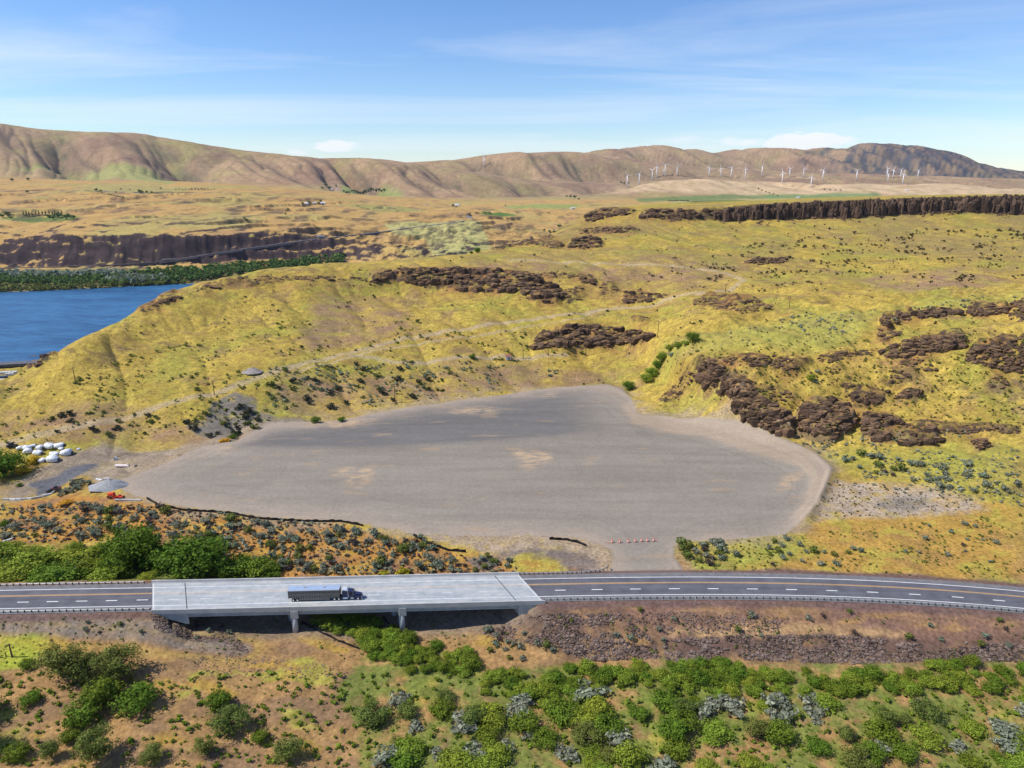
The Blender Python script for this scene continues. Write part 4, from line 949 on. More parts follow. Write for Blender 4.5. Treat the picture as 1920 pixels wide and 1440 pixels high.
def basalt_mat(name='basalt', top=(.25, .15, .06), dark=(.032, .022, .015), lite=(.20, .122, .076), thr=(.80, .97)):
    m, nt, b = new_mat(name); L = nt.links.new
    ge = nd(nt, 'ShaderNodeNewGeometry'); n = nd(nt, 'ShaderNodeTexNoise'); n.inputs['Scale'].default_value = .8; n.inputs['Detail'].default_value = 7; n.inputs['Roughness'].default_value = .7; mpn = nd(nt, 'ShaderNodeMapping'); mpn.inputs['Scale'].default_value = (.7, .7, 1.9); L(ge.outputs['Position'], mpn.inputs[0]); L(mpn.outputs[0], n.inputs[0])
    cr = nd(nt, 'ShaderNodeValToRGB'); e = cr.color_ramp.elements; e[0].position = .36; e[0].color = dark + (1,); e[1].position = .70; e[1].color = lite + (1,)
    ad = nd(nt, 'ShaderNodeMath', operation='MULTIPLY_ADD'); L(ge.outputs['Random Per Island'], ad.inputs[0]); ad.inputs[1].default_value = .22; ad.inputs[2].default_value = -.11
    a2 = nd(nt, 'ShaderNodeMath', operation='ADD'); L(ad.outputs[0], a2.inputs[0]); L(n.outputs[0], a2.inputs[1]); L(a2.outputs[0], cr.inputs[0])
    sx = nd(nt, 'ShaderNodeSeparateXYZ'); L(ge.outputs['Normal'], sx.inputs[0])
    n2 = nd(nt, 'ShaderNodeTexNoise'); n2.inputs['Scale'].default_value = .22; n2.inputs['Detail'].default_value = 5; L(ge.outputs['Position'], n2.inputs[0])
    m1 = nd(nt, 'ShaderNodeMapRange'); m1.inputs[1].default_value = thr[0]; m1.inputs[2].default_value = thr[1]; L(sx.outputs[2], m1.inputs[0])
    m2 = nd(nt, 'ShaderNodeMapRange'); m2.inputs[1].default_value = .48; m2.inputs[2].default_value = .58; L(n2.outputs[0], m2.inputs[0])
    mm_ = nd(nt, 'ShaderNodeMath', operation='MULTIPLY'); L(m1.outputs[0], mm_.inputs[0]); L(m2.outputs[0], mm_.inputs[1])
    mx = nd(nt, 'ShaderNodeMixRGB'); mx.inputs[2].default_value = top + (1,); L(mm_.outputs[0], mx.inputs[0]); L(cr.outputs[0], mx.inputs[1])
    L(mx.outputs[0], b.inputs['Base Color']); b.inputs['Roughness'].default_value = .9; b.inputs['Specular IOR Level'].default_value = .15
    bp = nd(nt, 'ShaderNodeBump'); bp.inputs['Distance'].default_value = .6; L(n.outputs[0], bp.inputs['Height']); L(bp.outputs[0], b.inputs['Normal'])
    return m
BAS = basalt_mat()
def parea(px):
    p = np.array(px); x, y = p[:, 0], p[:, 1]; return .5 * abs(np.dot(x, np.roll(y, 1)) - np.dot(y, np.roll(x, 1)))
def sample_poly(px, n, r):
    p = np.array(px, float); lo = p.min(0); hi = p.max(0); U = []; V = []
    c = 0
    while c < n:
        q = r.random((n * 3 + 20, 2)) * (hi - lo) + lo
        m = pip(q[:, 0], q[:, 1], p); q = q[m][:n - c]; U.append(q[:, 0]); V.append(q[:, 1]); c += len(q)
    return np.concatenate(U), np.concatenate(V)
def ragged(seed):                                    # blocky, flat topped fragment of a ledge
    V, Fc = hull_template(seed, 22, 1.0); V = np.sign(V) * np.abs(V) ** .55; V[:, 2] *= .9
    return V, Fc
RT = [ragged(40 + i) for i in range(6)]
ROCKM = [mesh_np('rock', t[0], t[1], BAS) for t in TPL]
def outcrops():
    for k, (px, bulge, dens, cpx, lab) in enumerate(OUT):
        if not lab: continue
        r = np.random.default_rng(100 + k)
        n = int(parea(px) / (cpx * cpx * .20) * dens) + 6
        u, v = sample_poly(px, n, r); P = g3(u, v)
        # gaps: soil shows where the noise is low
        kn = perlin(P[:, 0] / 9 + k, P[:, 1] / 7) + .5 * perlin(P[:, 0] / 3, P[:, 1] / 3 + k)
        led = np.sin(P[:, 2] * 6.283 / 6.5 + kn * 2.2 + k)
        keep = (kn > (-.6 if dens > .95 else -.15 + (0.8 - dens) * .2)) & ((led > (-.80 if dens > 1.02 else -.45)) | (dens < .7))
        P = P[keep]
        mp = depth_of(P[:, 1], P[:, 2]) / F
        size = cpx * mp * (.28 + .52 * r.random(len(P)) ** 1.5)
        P[:, 2] -= size * .15
        tall = .7 + r.random(len(P)) * (.6 if bulge > 3 else .3)
        if (dens <= .8 or k in (10, 21, 35, 36)) and len(P) <= 300:
            o = empty('basalt_outcrop', Vector(P[0]))
            for q in range(len(P)):
                c = link('rock', ROCKM[r.integers(len(ROCKM))], o, Vector(P[q] - P[0])); c.rotation_euler = (0, 0, r.random() * 6.28)
                c.rotation_euler = (0, 0, r.uniform(-.4, .4)); c.scale = (size[q] * r.uniform(1.1, 1.7), size[q] * r.uniform(.8, 1.3), size[q] * tall[q])
        else:
            tall = np.where(r.random(len(P)) < .3, tall * 1.15, tall)
            o = scatter_mesh('basalt_outcrop', P, size, RT + RT + TPL[:4], BAS, tall, 200 + k, stretch=(1.35, .95))
        tag(o, lab, 'rock outcrop', 'basalt outcrops on the hillside')
outcrops()

def column_tpl(seed):
    r = random.Random(seed); n = 6; V = []; 
    for h in (0, .45, .8, 1.0):
        rad = {0: 1.15, .45: 1.0, .8: .95, 1.0: .7}[h]
        for i in range(n):
            a = 2 * math.pi * i / n + r.uniform(-.2, .2); q = rad * r.uniform(.8, 1.15); V.append((q * math.cos(a), q * math.sin(a), h + (r.uniform(-.07, .07) if h else 0)))
    Fc = []
    for j in range(3):
        for i in range(n):
            a, b, c, d = j*n+i, j*n+(i+1) % n, (j+1)*n+(i+1) % n, (j+1)*n+i
            Fc += [(a, b, c), (a, c, d)]
    k = 3 * n
    for i in range(1, n - 1): Fc.append((k, k + i, k + i + 1))
    return np.array(V), np.array(Fc)
CT = [column_tpl(i) for i in range(8)]
def cliff_talus(line, seed):
    r = np.random.default_rng(seed); n = 620; u = r.uniform(line[0][0], line[-1][0], n)
    vt = np.interp(u, [p[0] for p in line], [p[1] for p in line]); vb = np.interp(u, [p[0] for p in line], [p[2] for p in line])
    k = perlin(u / 23, u * 0 + .5); v = vb + np.abs(r.normal(size=n)) * (1.6 + 4.5 * np.clip(k + .2, 0, 1)) - 1
    P = g3(u, v, 650); size = 1.2 + 2.6 * r.random(n) ** 2
    o = scatter_mesh('talus', P, size, TPL, BAS, np.full(n, .9), seed); tag(o, 'broken rocks fallen along the foot of the mesa cliff', 'rocks', None, 'stuff')
def cliff(line, base_px, label, width, seed, name='basalt_cliff', rows=3, rim_y=None):
    """columns standing along the rim of a cliff: line = rim pixels (u, v_top, v_bottom), dist = row distance"""
    r = np.random.default_rng(seed)
    u = [p[0] for p in line]; Ps = []; Ss = []; Ts = []
    uu = np.arange(u[0], u[-1], base_px)
    for x in uu:
        vt = np.interp(x, u, [p[1] for p in line]); vb = np.interp(x, u, [p[2] for p in line])
        for q in range(rows):
            xx = x + r.uniform(-.5, .5) * base_px
            vb2 = vb + r.uniform(-2, 3) - q * (vb - vt) * .30
            p = g3(xx, vb2)[0]
            a, t = ray(xx, vt + r.uniform(-.3, 1.5) + (q == 0) * (vb - vt) * r.uniform(.15, .6))
            ztop = H - float(t) * (p[1] + 1.0)
            h = max(2.0, ztop - p[2] + 1.5)
            jt = perlin(np.array([x / 9.0]), np.array([q + .3]))[0]; h *= 1 + .16 * jt + r.uniform(-.16, .05)
            Ps.append((p[0] + r.uniform(-1, 1), p[1] + 5 * perlin(np.array([x / 14.0]), np.array([.7]))[0], p[2] - 1.5)); Ss.append(width * r.choice([.45, .7, 1.0, 1.5]) * r.uniform(.8, 1.2)); Ts.append(h / Ss[-1])
    Ps = np.array(Ps)
    o = scatter_mesh(name, Ps, np.array(Ss), CT, MATS['rim_basalt'], np.array(Ts), seed + 3)
    tag(o, label, 'cliff'); return o
basalt_mat('rim_basalt', (.25, .17, .07), (.030, .020, .015), (.165, .105, .072), (.9, .98))
cliff([(1338,397,408),(1350,394,410),(1366,391,412),(1400,386,411),(1430,383,408),(1460,381,410),(1500,380,405),(1560,378,402),(1590,376,408),(1620,375,400),(1680,372,398),(1740,370,396),(1790,369,392),(1850,368,394),(1900,366,398),(1990,366,402)], 2.4, 'unbroken dark basalt cliff forming the rim of the mesa on the right', 2.6, 31)

cliff_talus([(1338,397,409),(1366,391,412),(1400,386,411),(1500,380,406),(1590,376,409),(1620,375,401),(1740,370,397),(1850,368,395),(1990,366,403)], 77)
# ------------------------------------------------------------------ plants
def leafy(seed, n, leaf, clumps, R3, inner=.55, flat=.9, droop=0, base=.12):
    """leaf sized faces spread in clumps through a crown of half sizes R3, base at z = 0"""
    r = np.random.default_rng(seed)
    cen = r.normal(size=(clumps, 3)); cen /= np.linalg.norm(cen, axis=1)[:, None]
    cen *= (r.random(clumps) ** .45)[:, None] * .72
    cr = r.uniform(.20, .40, clumps)
    k = r.integers(0, clumps, n)
    d = r.normal(size=(n, 3)); d /= np.linalg.norm(d, axis=1)[:, None]
    p = cen[k] + d * (cr[k] * (inner + (1 - inner) * r.random(n)))[:, None]
    out = p / (np.linalg.norm(p, axis=1)[:, None] + 1e-6)
    p = p * np.array(R3); p[:, 2] += R3[2] * (1 - base); p[:, 2] = np.maximum(p[:, 2], .02)
    nrm = out * .5 + d * .5 + r.normal(size=(n, 3)) * .45; nrm /= np.linalg.norm(nrm, axis=1)[:, None]
    t1 = np.cross(nrm, r.normal(size=(n, 3))); t1 /= np.linalg.norm(t1, axis=1)[:, None]; t2 = np.cross(nrm, t1)
    L = leaf * r.uniform(.6, 1.4, n)[:, None]
    V = np.stack([p - t1 * L, p + t2 * L * .6, p + t1 * L, p - t2 * L * .6], 1).reshape(-1, 3)
    i = np.arange(n) * 4
    Fc = np.concatenate([np.stack([i, i+1, i+2], 1), np.stack([i, i+2, i+3], 1)])
    return V, Fc
def leaf_mat(name, col, isl=.45, var=.3, scale=.5):
    m = mat(name, col, .75, var, scale, island=isl, spec=.12)
    nt = m.node_tree; b = [n for n in nt.nodes if n.type == 'BSDF_PRINCIPLED'][0]; o = [n for n in nt.nodes if n.type == 'OUTPUT_MATERIAL'][0]
    tr = nd(nt, 'ShaderNodeBsdfTranslucent'); nt.links.new(b.inputs['Base Color'].links[0].from_socket, tr.inputs['Color'])
    mx = nd(nt, 'ShaderNodeMixShader'); mx.inputs[0].default_value = .35
    nt.links.new(b.outputs[0], mx.inputs[1]); nt.links.new(tr.outputs[0], mx.inputs[2]); nt.links.new(mx.outputs[0], o.inputs['Surface'])
    return m
LM = {
 'sage': leaf_mat('sage_leaves', (.27, .29, .205)), 'sage_b': leaf_mat('blue_sage_leaves', (.23, .27, .185)), 'sage_d': leaf_mat('dark_sage_leaves', (.085, .085, .050)),
 'green': leaf_mat('green_leaves', (.155, .225, .022)), 'green_b': leaf_mat('bright_green_leaves', (.25, .32, .035)), 'deep': leaf_mat('deep_green_leaves', (.100, .180, .016)), 'far_green': leaf_mat('far_tree_leaves', (.095, .165, .036), .65),
 'olive': leaf_mat('olive_leaves', (.165, .195, .042)), 'gold': leaf_mat('golden_flowers', (.62, .40, .035)), 'lime': leaf_mat('lime_yellow_leaves', (.42, .40, .03)),
 'silver': leaf_mat('silver_willow_leaves', (.24, .28, .20), .3), 'bark': mat('bark', (.12, .085, .06), .9, .25, 4), 'scrub': leaf_mat('brown_scrub_leaves', (.10, .085, .042)), 'purple': leaf_mat('bare_twigs', (.12, .085, .075)),
}
def plant_tpl(name, kind, seed, n, leaf, clumps, R3, trunk=0.0, **kw):
    """template: mesh for foliage, mesh for the woody stems"""
    V, Fc = leafy(seed, n, leaf, clumps, R3, **kw); V = V + np.array([0, 0, trunk])
    fm = mesh_np('foliage', V, Fc, LM[kind])
    mb = MB(); r = random.Random(seed)
    th = trunk + R3[2] * .9
    mb.tube((0, 0, -.4), (0, 0, th * .6), .06 * R3[2] + .03, .03 * R3[2] + .01, 7)
    for i in range(5):
        a = r.uniform(0, 6.28); e = Vector((math.cos(a) * R3[0] * .6, math.sin(a) * R3[1] * .6, trunk + R3[2] * r.uniform(.8, 1.4)))
        mb.tube((0, 0, th * r.uniform(.05, .5)), e, .035 * R3[2] + .01, .008, 5)
    sm = mb.mesh('stem', LM['bark'])
    return fm, sm
def plant(name, tpl, loc, scale, rz, label, cat, group=None, parts=True):
    sc = scale if hasattr(scale, '__len__') else (scale,) * 3
    if parts:
        o = empty(name, loc, rz); o.scale = sc
        a = link('foliage', tpl[0], o); b = link('trunk' if cat == 'tree' else 'stem', tpl[1], o)
    else:
        o = link(name, tpl[0], None, loc); o.rotation_euler = (0, 0, rz); o.scale = sc
    tag(o, label, cat, group); return o
# templates
T_sage = [plant_tpl('s', 'sage', 10 + i, 330, .13, 15, (1, 1, .72), flat=.8) for i in range(3)] + [plant_tpl('s', 'sage_b', 20 + i, 330, .13, 15, (1, 1, .75)) for i in range(2)] + [plant_tpl('s', 'olive', 28, 330, .13, 15, (1, 1, .65)), plant_tpl('s', 'purple', 29, 300, .11, 15, (1, 1, .6))]
T_sb = T_sage[3:5]
T_dk = [plant_tpl('d', 'sage_d', 30 + i, 260, .15, 12, (1, 1, .6)) for i in range(2)] + [plant_tpl('d', 'olive', 33, 260, .15, 12, (1, 1, .55))]
T_green = [plant_tpl('g', 'green', 40 + i, 3000, .055, 44, (1, 1, .85)) for i in range(2)]
T_brt = [plant_tpl('g', 'green_b', 50 + i, 3000, .055, 44, (1, 1, .75)) for i in range(3)]
T_deep = [plant_tpl('g', 'deep', 60 + i, 4500, .042, 60, (1, 1, .85)) for i in range(2)]
T_olive = [plant_tpl('g', 'olive', 66 + i, 3600, .048, 50, (1, 1, 1.0), trunk=.25) for i in range(2)]
T_gold = [plant_tpl('y', 'gold', 70, 900, .09, 20, (1, 1, .6))]; T_lime = [plant_tpl('y', 'lime', 71, 500, .13, 18, (1, 1, .6))]
RR = random.Random(5)
def put(tpls, u, v, wpx, name, label, cat, group=None, hs=1.0, ymin=60, sink=.03):
    p = gp(u, v, ymin); s = wpx * px_m(p) / 2
    p.z -= s * sink
    return plant(name, RR.choice(tpls), p, (s * RR.uniform(.92, 1.08), s * RR.uniform(.92, 1.08), s * hs * RR.uniform(.9, 1.1)), RR.uniform(0, 6.28), label, cat, group)

# big singled-out shrubs and trees
BIG = [
 (T_deep, 252, 1068, 132, .9, 'tree', 'bushy_tree', 'large rounded dark green tree in the thicket behind the left end of the bridge'),
 (T_deep, 368, 1078, 150, .8, 'tree', 'bushy_tree', 'wide dark green tree leaning over the left end of the bridge'),
 (T_brt, 60, 1068, 120, .55, 'shrub', 'green_shrub', 'pale green willow shrub at the left edge behind the highway'),
 (T_brt, 150, 1068, 110, .55, 'shrub', 'green_shrub', 'pale green willow shrub left of the large rounded tree'),
 (T_brt, 15, 1090, 90, .5, 'shrub', 'green_shrub', 'bright green shrub against the guardrail at the left edge'),
 (T_green, 110, 1088, 110, .45, 'shrub', 'green_shrub', 'low green shrub along the left guardrail'),
 (T_brt, 200, 1087, 80, .5, 'shrub', 'green_shrub', 'bright green shrub below the large rounded tree'),
 (T_green, 310, 1058, 90, .7, 'shrub', 'green_shrub', 'green shrub wedged between the two big dark trees'),
 (T_green, 440, 1080, 90, .6, 'shrub', 'green_shrub', 'green shrub right of the wide dark tree'),
 (T_green, 488, 1078, 80, .55, 'shrub', 'green_shrub', 'smooth green mound at the right end of the thicket'),
 (T_brt, 0, 1050, 100, .5, 'shrub', 'green_shrub', 'pale shrub at the left edge at the back of the thicket'),
 (T_brt, 190, 1040, 60, .6, 'shrub', 'green_shrub', 'small bright shrub at the back left of the rounded tree'),
 (T_deep, 10, 893, 88, .8, 'tree', 'bushy_tree', 'dark green tree at the left edge beside the yellow bush'),
 (T_deep, -20, 880, 70, .9, 'tree', 'bushy_tree', 'dark green tree cut by the left edge above the yard'),
 (T_gold, 45, 888, 36, .8, 'bush', 'flowering_bush', 'bright yellow flowering bush between the dark tree and the yard'),
 (T_gold, 62, 868, 36, .7, 'bush', 'flowering_bush', 'duller yellow bush beside the white wrapped piles'),
 (T_gold, 125, 945, 38, .4, 'bush', 'flowering_bush', 'low golden bush below the sagebrush patch by the kerb'),
 (T_gold, 422, 827, 30, .35, 'bush', 'flowering_bush', 'low golden bush at the back left edge of the gravel lot'),
 (T_deep, 436, 822, 20, .55, 'bush', 'bush', 'dark green bush behind the golden bush at the lot edge'),
 (T_lime, 755, 1080, 36, .9, 'bush', 'bush', 'lime yellow bush against the back of the bridge'),
 (T_lime, 720, 1078, 26, .6, 'bush', 'bush', 'smaller lime tuft left of the lime yellow bush by the bridge'),
 (T_olive, 120, 1268, 100, .75, 'tree', 'leafy_tree', 'olive green tree at the lower left, left one of the pair'),
 (T_olive, 168, 1272, 80, .7, 'tree', 'leafy_tree', 'olive green tree at the lower left, between its two neighbours'),
 (T_olive, 226, 1270, 92, .75, 'tree', 'leafy_tree', 'olive green tree at the lower left, rightmost of the row'),
 (T_green, 52, 1252, 38, .7, 'shrub', 'green_shrub', 'small green shrub on the bright grass at the lower left'),
 (T_deep, 1299, 641, 34, .85, 'tree', 'bushy_tree', 'round dark green tree at the head of the gully'),
 (T_deep, 1178, 730, 32, .8, 'tree', 'bushy_tree', 'round dark green bush at the back corner of the gravel lot'),
 (T_brt, 1213, 716, 34, .8, 'shrub', 'green_shrub', 'bright green shrub, lowest in the gully'),
 (T_brt, 1222, 704, 34, .8, 'shrub', 'green_shrub', 'bright green shrub in the lower gully'),
 (T_green, 1234, 690, 30, .8, 'shrub', 'green_shrub', 'green shrub halfway up the gully'),
 (T_green, 1243, 676, 30, .8, 'shrub', 'green_shrub', 'green shrub above the halfway bend of the gully'),
 (T_sb, 1258, 668, 18, .8, 'shrub', 'sagebrush', 'blue grey shrub beside the green gully shrubs'),
 (T_green, 1256, 656, 24, .7, 'shrub', 'green_shrub', 'green shrub in the upper gully'),
 (T_green, 1272, 652, 26, .7, 'shrub', 'green_shrub', 'green shrub just below the round gully tree'),
 (T_brt, 1286, 647, 24, .6, 'shrub', 'green_shrub', 'bright shrub at the foot of the round gully tree'),
 (T_brt, 1520, 712, 20, .8, 'shrub', 'green_shrub', 'bright green shrub in the cleft between the two big cliffs'),
 (T_sb, 1528, 718, 13, .8, 'shrub', 'sagebrush', 'blue grey bush beside the bright shrub in the cliff cleft'),
 (T_sb, 1532, 698, 13, .7, 'shrub', 'sagebrush', 'blue grey bush above the bright shrub in the cliff cleft'),
 (T_deep, 895, 475, 15, 1.1, 'tree', 'dark_tree', 'lone dark tree on the skyline left of the rock rim'),
 (T_deep, 884, 476, 10, .8, 'tree', 'dark_tree', 'smaller dark tree left of the lone skyline tree'),
 (T_deep, 885, 672, 18, .6, 'bush', 'bush', 'dark green mound beside the track left of the hut'),
 (T_deep, 640, 790, 20, .6, 'bush', 'bush', 'dark bush at the back edge of the gravel lot'),
 (T_deep, 592, 792, 24, .6, 'bush', 'bush', 'dark green bush half over the back edge of the gravel lot'),
 (T_green, 8, 988, 22, .9, 'shrub', 'green_shrub', 'green bush at the left edge among the sagebrush'),
 (T_deep, 37, 912, 15, .7, 'bush', 'bush', 'small dark bush beside the dark paved yard'),
]
for t, u, v, w, hs, cat, nm, lab in BIG: put(t, u, v, w, nm, lab, cat, None, hs)

MARKS = {'slope': [(-99, 'left of the rounded tree'), (190, 'above the rounded tree'), (320, 'above the wide tree'), (470, 'above the trailer'), (600, 'above the truck cab'), (700, 'where the fence breaks'), (800, 'by the brown mound')],
 'bank': [(-99, 'below the left guardrail'), (280, 'below the bridge end'), (560, 'between the two piers'), (760, 'right of the piers'), (900, 'by the wing wall'), (1010, 'below the right guardrail'), (1200, 'below the gravel entrance'), (1400, 'below the curve start'), (1600, 'below the curve'), (1760, 'at the right edge')],
 'verge': [(-99, 'left of the entrance'), (1260, 'beside the entrance'), (1340, 'near the entrance'), (1450, 'below the lot tip'), (1600, 'below the pale ground'), (1750, 'at the right edge')],
 'upper': [(-99, 'at the far left'), (200, 'left of the wash'), (400, 'beside the wash'), (560, 'left of the path'), (720, 'right of the path'), (1500, 'by the lot tip'), (1640, 'above the pale ground'), (1750, 'beyond the pale ground'), (1830, 'at the right edge')]}
ORDW = ['first', 'second', 'third', 'fourth', 'fifth', 'sixth', 'seventh', 'eighth', 'ninth', 'tenth', 'eleventh', 'twelfth', 'thirteenth', 'fourteenth', 'fifteenth', 'sixteenth', 'seventeenth', 'eighteenth', 'nineteenth', 'twentieth']
def nth(i, n):
    if n == 1: return 'alone'
    if i == 0: return 'leftmost'
    if i == n - 1: return 'rightmost'
    return ORDW[min(i, 19)] + ' from left'
def place_labels(pts, base, marks, rows=('back', 'middle', 'front')):
    """one label per point: what it is, the landmark it stands at, and its place in its row there"""
    M = MARKS[marks]; key = []
    vs = sorted(v for u, v in pts); n = len(vs)
    for u, v in pts:
        m = [t for x, t in M if u >= x][-1]; f = vs.index(v) / max(1, n)
        key.append((m, rows[min(len(rows) - 1, int(f * len(rows)))]))
    out = []
    for i, (u, v) in enumerate(pts):
        same = sorted([pts[j] for j in range(len(pts)) if key[j] == key[i]])
        out.append('%s %s, %s row, %s' % (base, key[i][0], key[i][1], nth(same.index((u, v)), len(same))))
    return out
def zone_pts(px, n, seed, mind=0):
    r = np.random.default_rng(seed); u, v = sample_poly(px, n * 3, r); keep = []
    for a, b in zip(u, v):
        if all((a - c) ** 2 + ((b - d) * 1.6) ** 2 > mind ** 2 for c, d in keep): keep.append((a, b))
        if len(keep) >= n: break
    return keep
# thickets of individual green shrubs
def thicket(px, n, wr, tpls, label, seed, mind, hs=.7, ymin=60, group='green shrubs of the creek thicket', marks='bank'):
    pts = zone_pts(px, n, seed, mind); labs = place_labels(pts, label, marks, ('far', 'back', 'middle', 'front', 'nearest'))
    for i, (u, v) in enumerate(pts):
        put(tpls, u, v, RR.uniform(*wr), 'green_shrub', labs[i], 'shrub', group, hs * RR.uniform(.8, 1.2), ymin)
thicket([(570,1150),(640,1155),(735,1175),(740,1195),(690,1205),(640,1190),(590,1170)], 22, (26, 46), T_green + T_brt, 'shaded green creek shrub', 301, 12, .6)
thicket([(685,1200),(740,1200),(800,1205),(900,1235),(900,1262),(760,1262),(700,1235)], 32, (26, 50), T_green + T_brt, 'green creek shrub', 302, 15, .65)
thicket([(900,1268),(1000,1258),(1100,1254),(1200,1246),(1400,1244),(1500,1260),(1650,1260),(1700,1250),(1830,1244),(1930,1254),(1980,1300),(900,1310)], 170, (20, 46), T_brt + T_green, 'bright strip shrub', 303, 9, .6)
thicket([(640,1300),(1980,1320),(2000,1450),(700,1450)], 95, (26, 84), T_brt + T_green + T_olive + T_sage[:3], 'large green creek bottom shrub', 304, 24, .5)
thicket([(0,1030),(180,1030),(330,1040),(420,1050),(520,1062),(520,1082),(300,1086),(0,1098)], 34, (34, 60), T_brt + T_green, 'thicket shrub', 305, 20, .6, marks='slope')
thicket([(-40,1300),(500,1300),(560,1440),(-60,1440)], 16, (40, 90), T_olive + T_green, 'green bush on the near slope', 306, 60, .7)

# sagebrush, one object each
SG_Z = [
 ([(20,955),(150,945),(280,950),(400,975),(600,990),(700,1000),(780,1020),(860,1045),(860,1072),(560,1076),(430,1030),(200,1008),(0,1012)], 120, (14, 28), 'grey green sagebrush on the orange slope below the black silt fence', 9),
 ([(860,1040),(950,1042),(960,1060),(900,1078),(840,1074)], 16, (12, 20), 'grey sagebrush in the cluster behind the middle of the bridge', 7),
 ([(460,1052),(640,1058),(660,1074),(480,1078)], 18, (16, 26), 'blue grey sagebrush in the dense row behind the bridge', 9),
 ([(700,1005),(790,1010),(830,1035),(760,1040),(720,1030)], 14, (14, 22), 'sagebrush in the cluster where the silt fence ends', 9),
 ([(1262,1022),(1340,1015),(1400,1055),(1330,1064),(1280,1052)], 18, (16, 28), 'blue grey sagebrush in the clump beside the gravel entrance', 10),
 ([(1400,1015),(1500,1010),(1640,1030),(1600,1066),(1440,1062)], 20, (11, 20), 'sagebrush on the verge between the lot and the highway', 14),
 ([(1700,980),(1860,985),(1900,1060),(1650,1050)], 14, (9, 16), 'small sagebrush on the golden slope above the highway curve', 16),
 ([(1540,840),(1640,850),(1760,870),(1900,880),(1910,930),(1780,920),(1600,880)], 32, (13, 26), 'sagebrush on the yellow slope right of the gravel lot', 14),
 ([(1010,1150),(1400,1140),(1880,1160),(1900,1215),(1500,1190),(1100,1210)], 22, (11, 20), 'sagebrush growing on the red bank below the guardrail', 24),
 ([(900,1180),(1060,1195),(1060,1240),(960,1240),(880,1215)], 16, (12, 24), 'sagebrush on the bare soil right of the bridge piers', 11),
 ([(150,1155),(460,1165),(470,1200),(300,1195),(120,1185)], 9, (10, 18), 'sagebrush on the bank below the left guardrail', 20),
 ([(110,905),(150,890),(175,905),(160,930),(105,935)], 12, (13, 20), 'sagebrush in the thick patch beside the curved kerb', 6),
]
nsage = 0
SGM = ['slope', 'slope', 'slope', 'slope', 'verge', 'verge', 'verge', 'upper', 'bank', 'bank', 'bank', 'upper']
SGN = ['sagebrush on orange slope', 'sagebrush in grey cluster', 'sagebrush tight behind the bridge', 'sagebrush by silt fence', 'clumped sagebrush', 'sagebrush on green verge', 'small sagebrush on golden slope', 'sagebrush on yellow slope', 'sagebrush on red bank', 'sagebrush on bare soil', 'sagebrush on grassy bank', 'sagebrush by curved kerb']
for k, (px, n, wr, lab, md) in enumerate(SG_Z):
    pts = zone_pts(px, n, 400 + k, md); labs = place_labels(pts, SGN[k], SGM[k], ('back', 'second', 'third', 'fourth', 'front') if n > 60 else ('back', 'middle', 'front'))
    for i, (u, v) in enumerate(pts):
        put(T_sage, u, v, RR.uniform(*wr), 'sagebrush', labs[i], 'sagebrush', lab.replace('grey green ', '').replace('blue grey ', '')[:60], RR.uniform(.85, 1.15)); nsage += 1
print('sage', nsage)
# dark low shrubs behind the lot, individual
for k, (px, n, wr, lab, md) in enumerate([
 ([(340,780),(480,760),(560,790),(450,820),(350,830)], 16, (16, 30), 'dark green low bush on the grey washed ground left of the lot', 16),
 ([(480,700),(640,680),(800,690),(860,720),(820,745),(640,770),(520,760),(470,730)], 34, (12, 24), 'dark low bush on the rough ground behind the lot', 14),
 ([(60,770),(190,770),(330,780),(250,820),(100,812)], 14, (12, 24), 'dark bush on the brown slope above the white wrapped piles', 16)]):
    pts = zone_pts(px, n, 500 + k, md); labs = place_labels(pts, 'dark low bush', 'upper')
    for i, (u, v) in enumerate(pts):
        put(T_dk, u, v, RR.uniform(*wr), 'low_bush', labs[i] + [' on the grey wash', ' behind the lot', ' above the white piles'][k], 'bush', lab[:60], .8)

# countless small shrubs of the slopes: joined
def small_tpl(seed, n=14):
    V, Fc = leafy(seed, n, .42, 5, (1, 1, .65)); return V, Fc
ST = [small_tpl(600 + i) for i in range(6)]
def stuff(px, n, wr, m, seed, name, label, power=2.0, ymin=60, thr=None, sc=30, hs=.8):
    r = np.random.default_rng(seed); u, v = sample_poly(px, n, r); P = g3(u, v, ymin)
    ok = ~pip(P[:, 0], P[:, 1], LOT)
    if thr is not None: ok &= (fbm(P[:, 0] / sc + seed, P[:, 1] / sc, 3) > thr)
    P = P[ok]; mp = depth_of(P[:, 1], P[:, 2]) / F
    s = (wr[0] + (wr[1] - wr[0]) * r.random(len(P)) ** power) * mp / 2
    o = scatter_mesh(name, P, s, ST, m, np.full(len(P), hs), seed + 1); tag(o, label, 'shrubs', None, 'stuff'); return o
HILLP = [(0,720),(160,645),(270,585),(350,545),(520,510),(660,497),(900,480),(1000,472),(1150,445),(1250,420),(1600,412),(1920,408),(1960,800),(1250,780),(1200,720),(800,750),(440,810),(0,845)]
stuff(HILLP, 3000, (2.5, 9), LM['sage_d'], 701, 'slope_scrub', 'tiny dark scrub dotted over the yellow hillside', 2.4, thr=.04, sc=35)
stuff([(1250,500),(1480,440),(1920,430),(1950,540),(1600,520),(1350,560)], 2600, (2.5, 11), LM['scrub'], 702, 'slope_scrub', 'dark scrub in patches under the mesa rim', 2.2, thr=.12, sc=28)
stuff([(0,730),(200,680),(500,600),(900,600),(1100,660),(1000,720),(700,760),(300,820),(0,850)], 1100, (5, 13), LM['olive'], 703, 'green_scrub', 'olive scrub on the lower slopes behind the lot', 2, thr=.05)
stuff([(1300,640),(1500,590),(1900,545),(1920,560),(1700,600),(1500,650)], 420, (4, 10), LM['sage'], 704, 'sage_scrub', 'blue grey sage scrub along the swale on the right', 1.6, thr=.02)
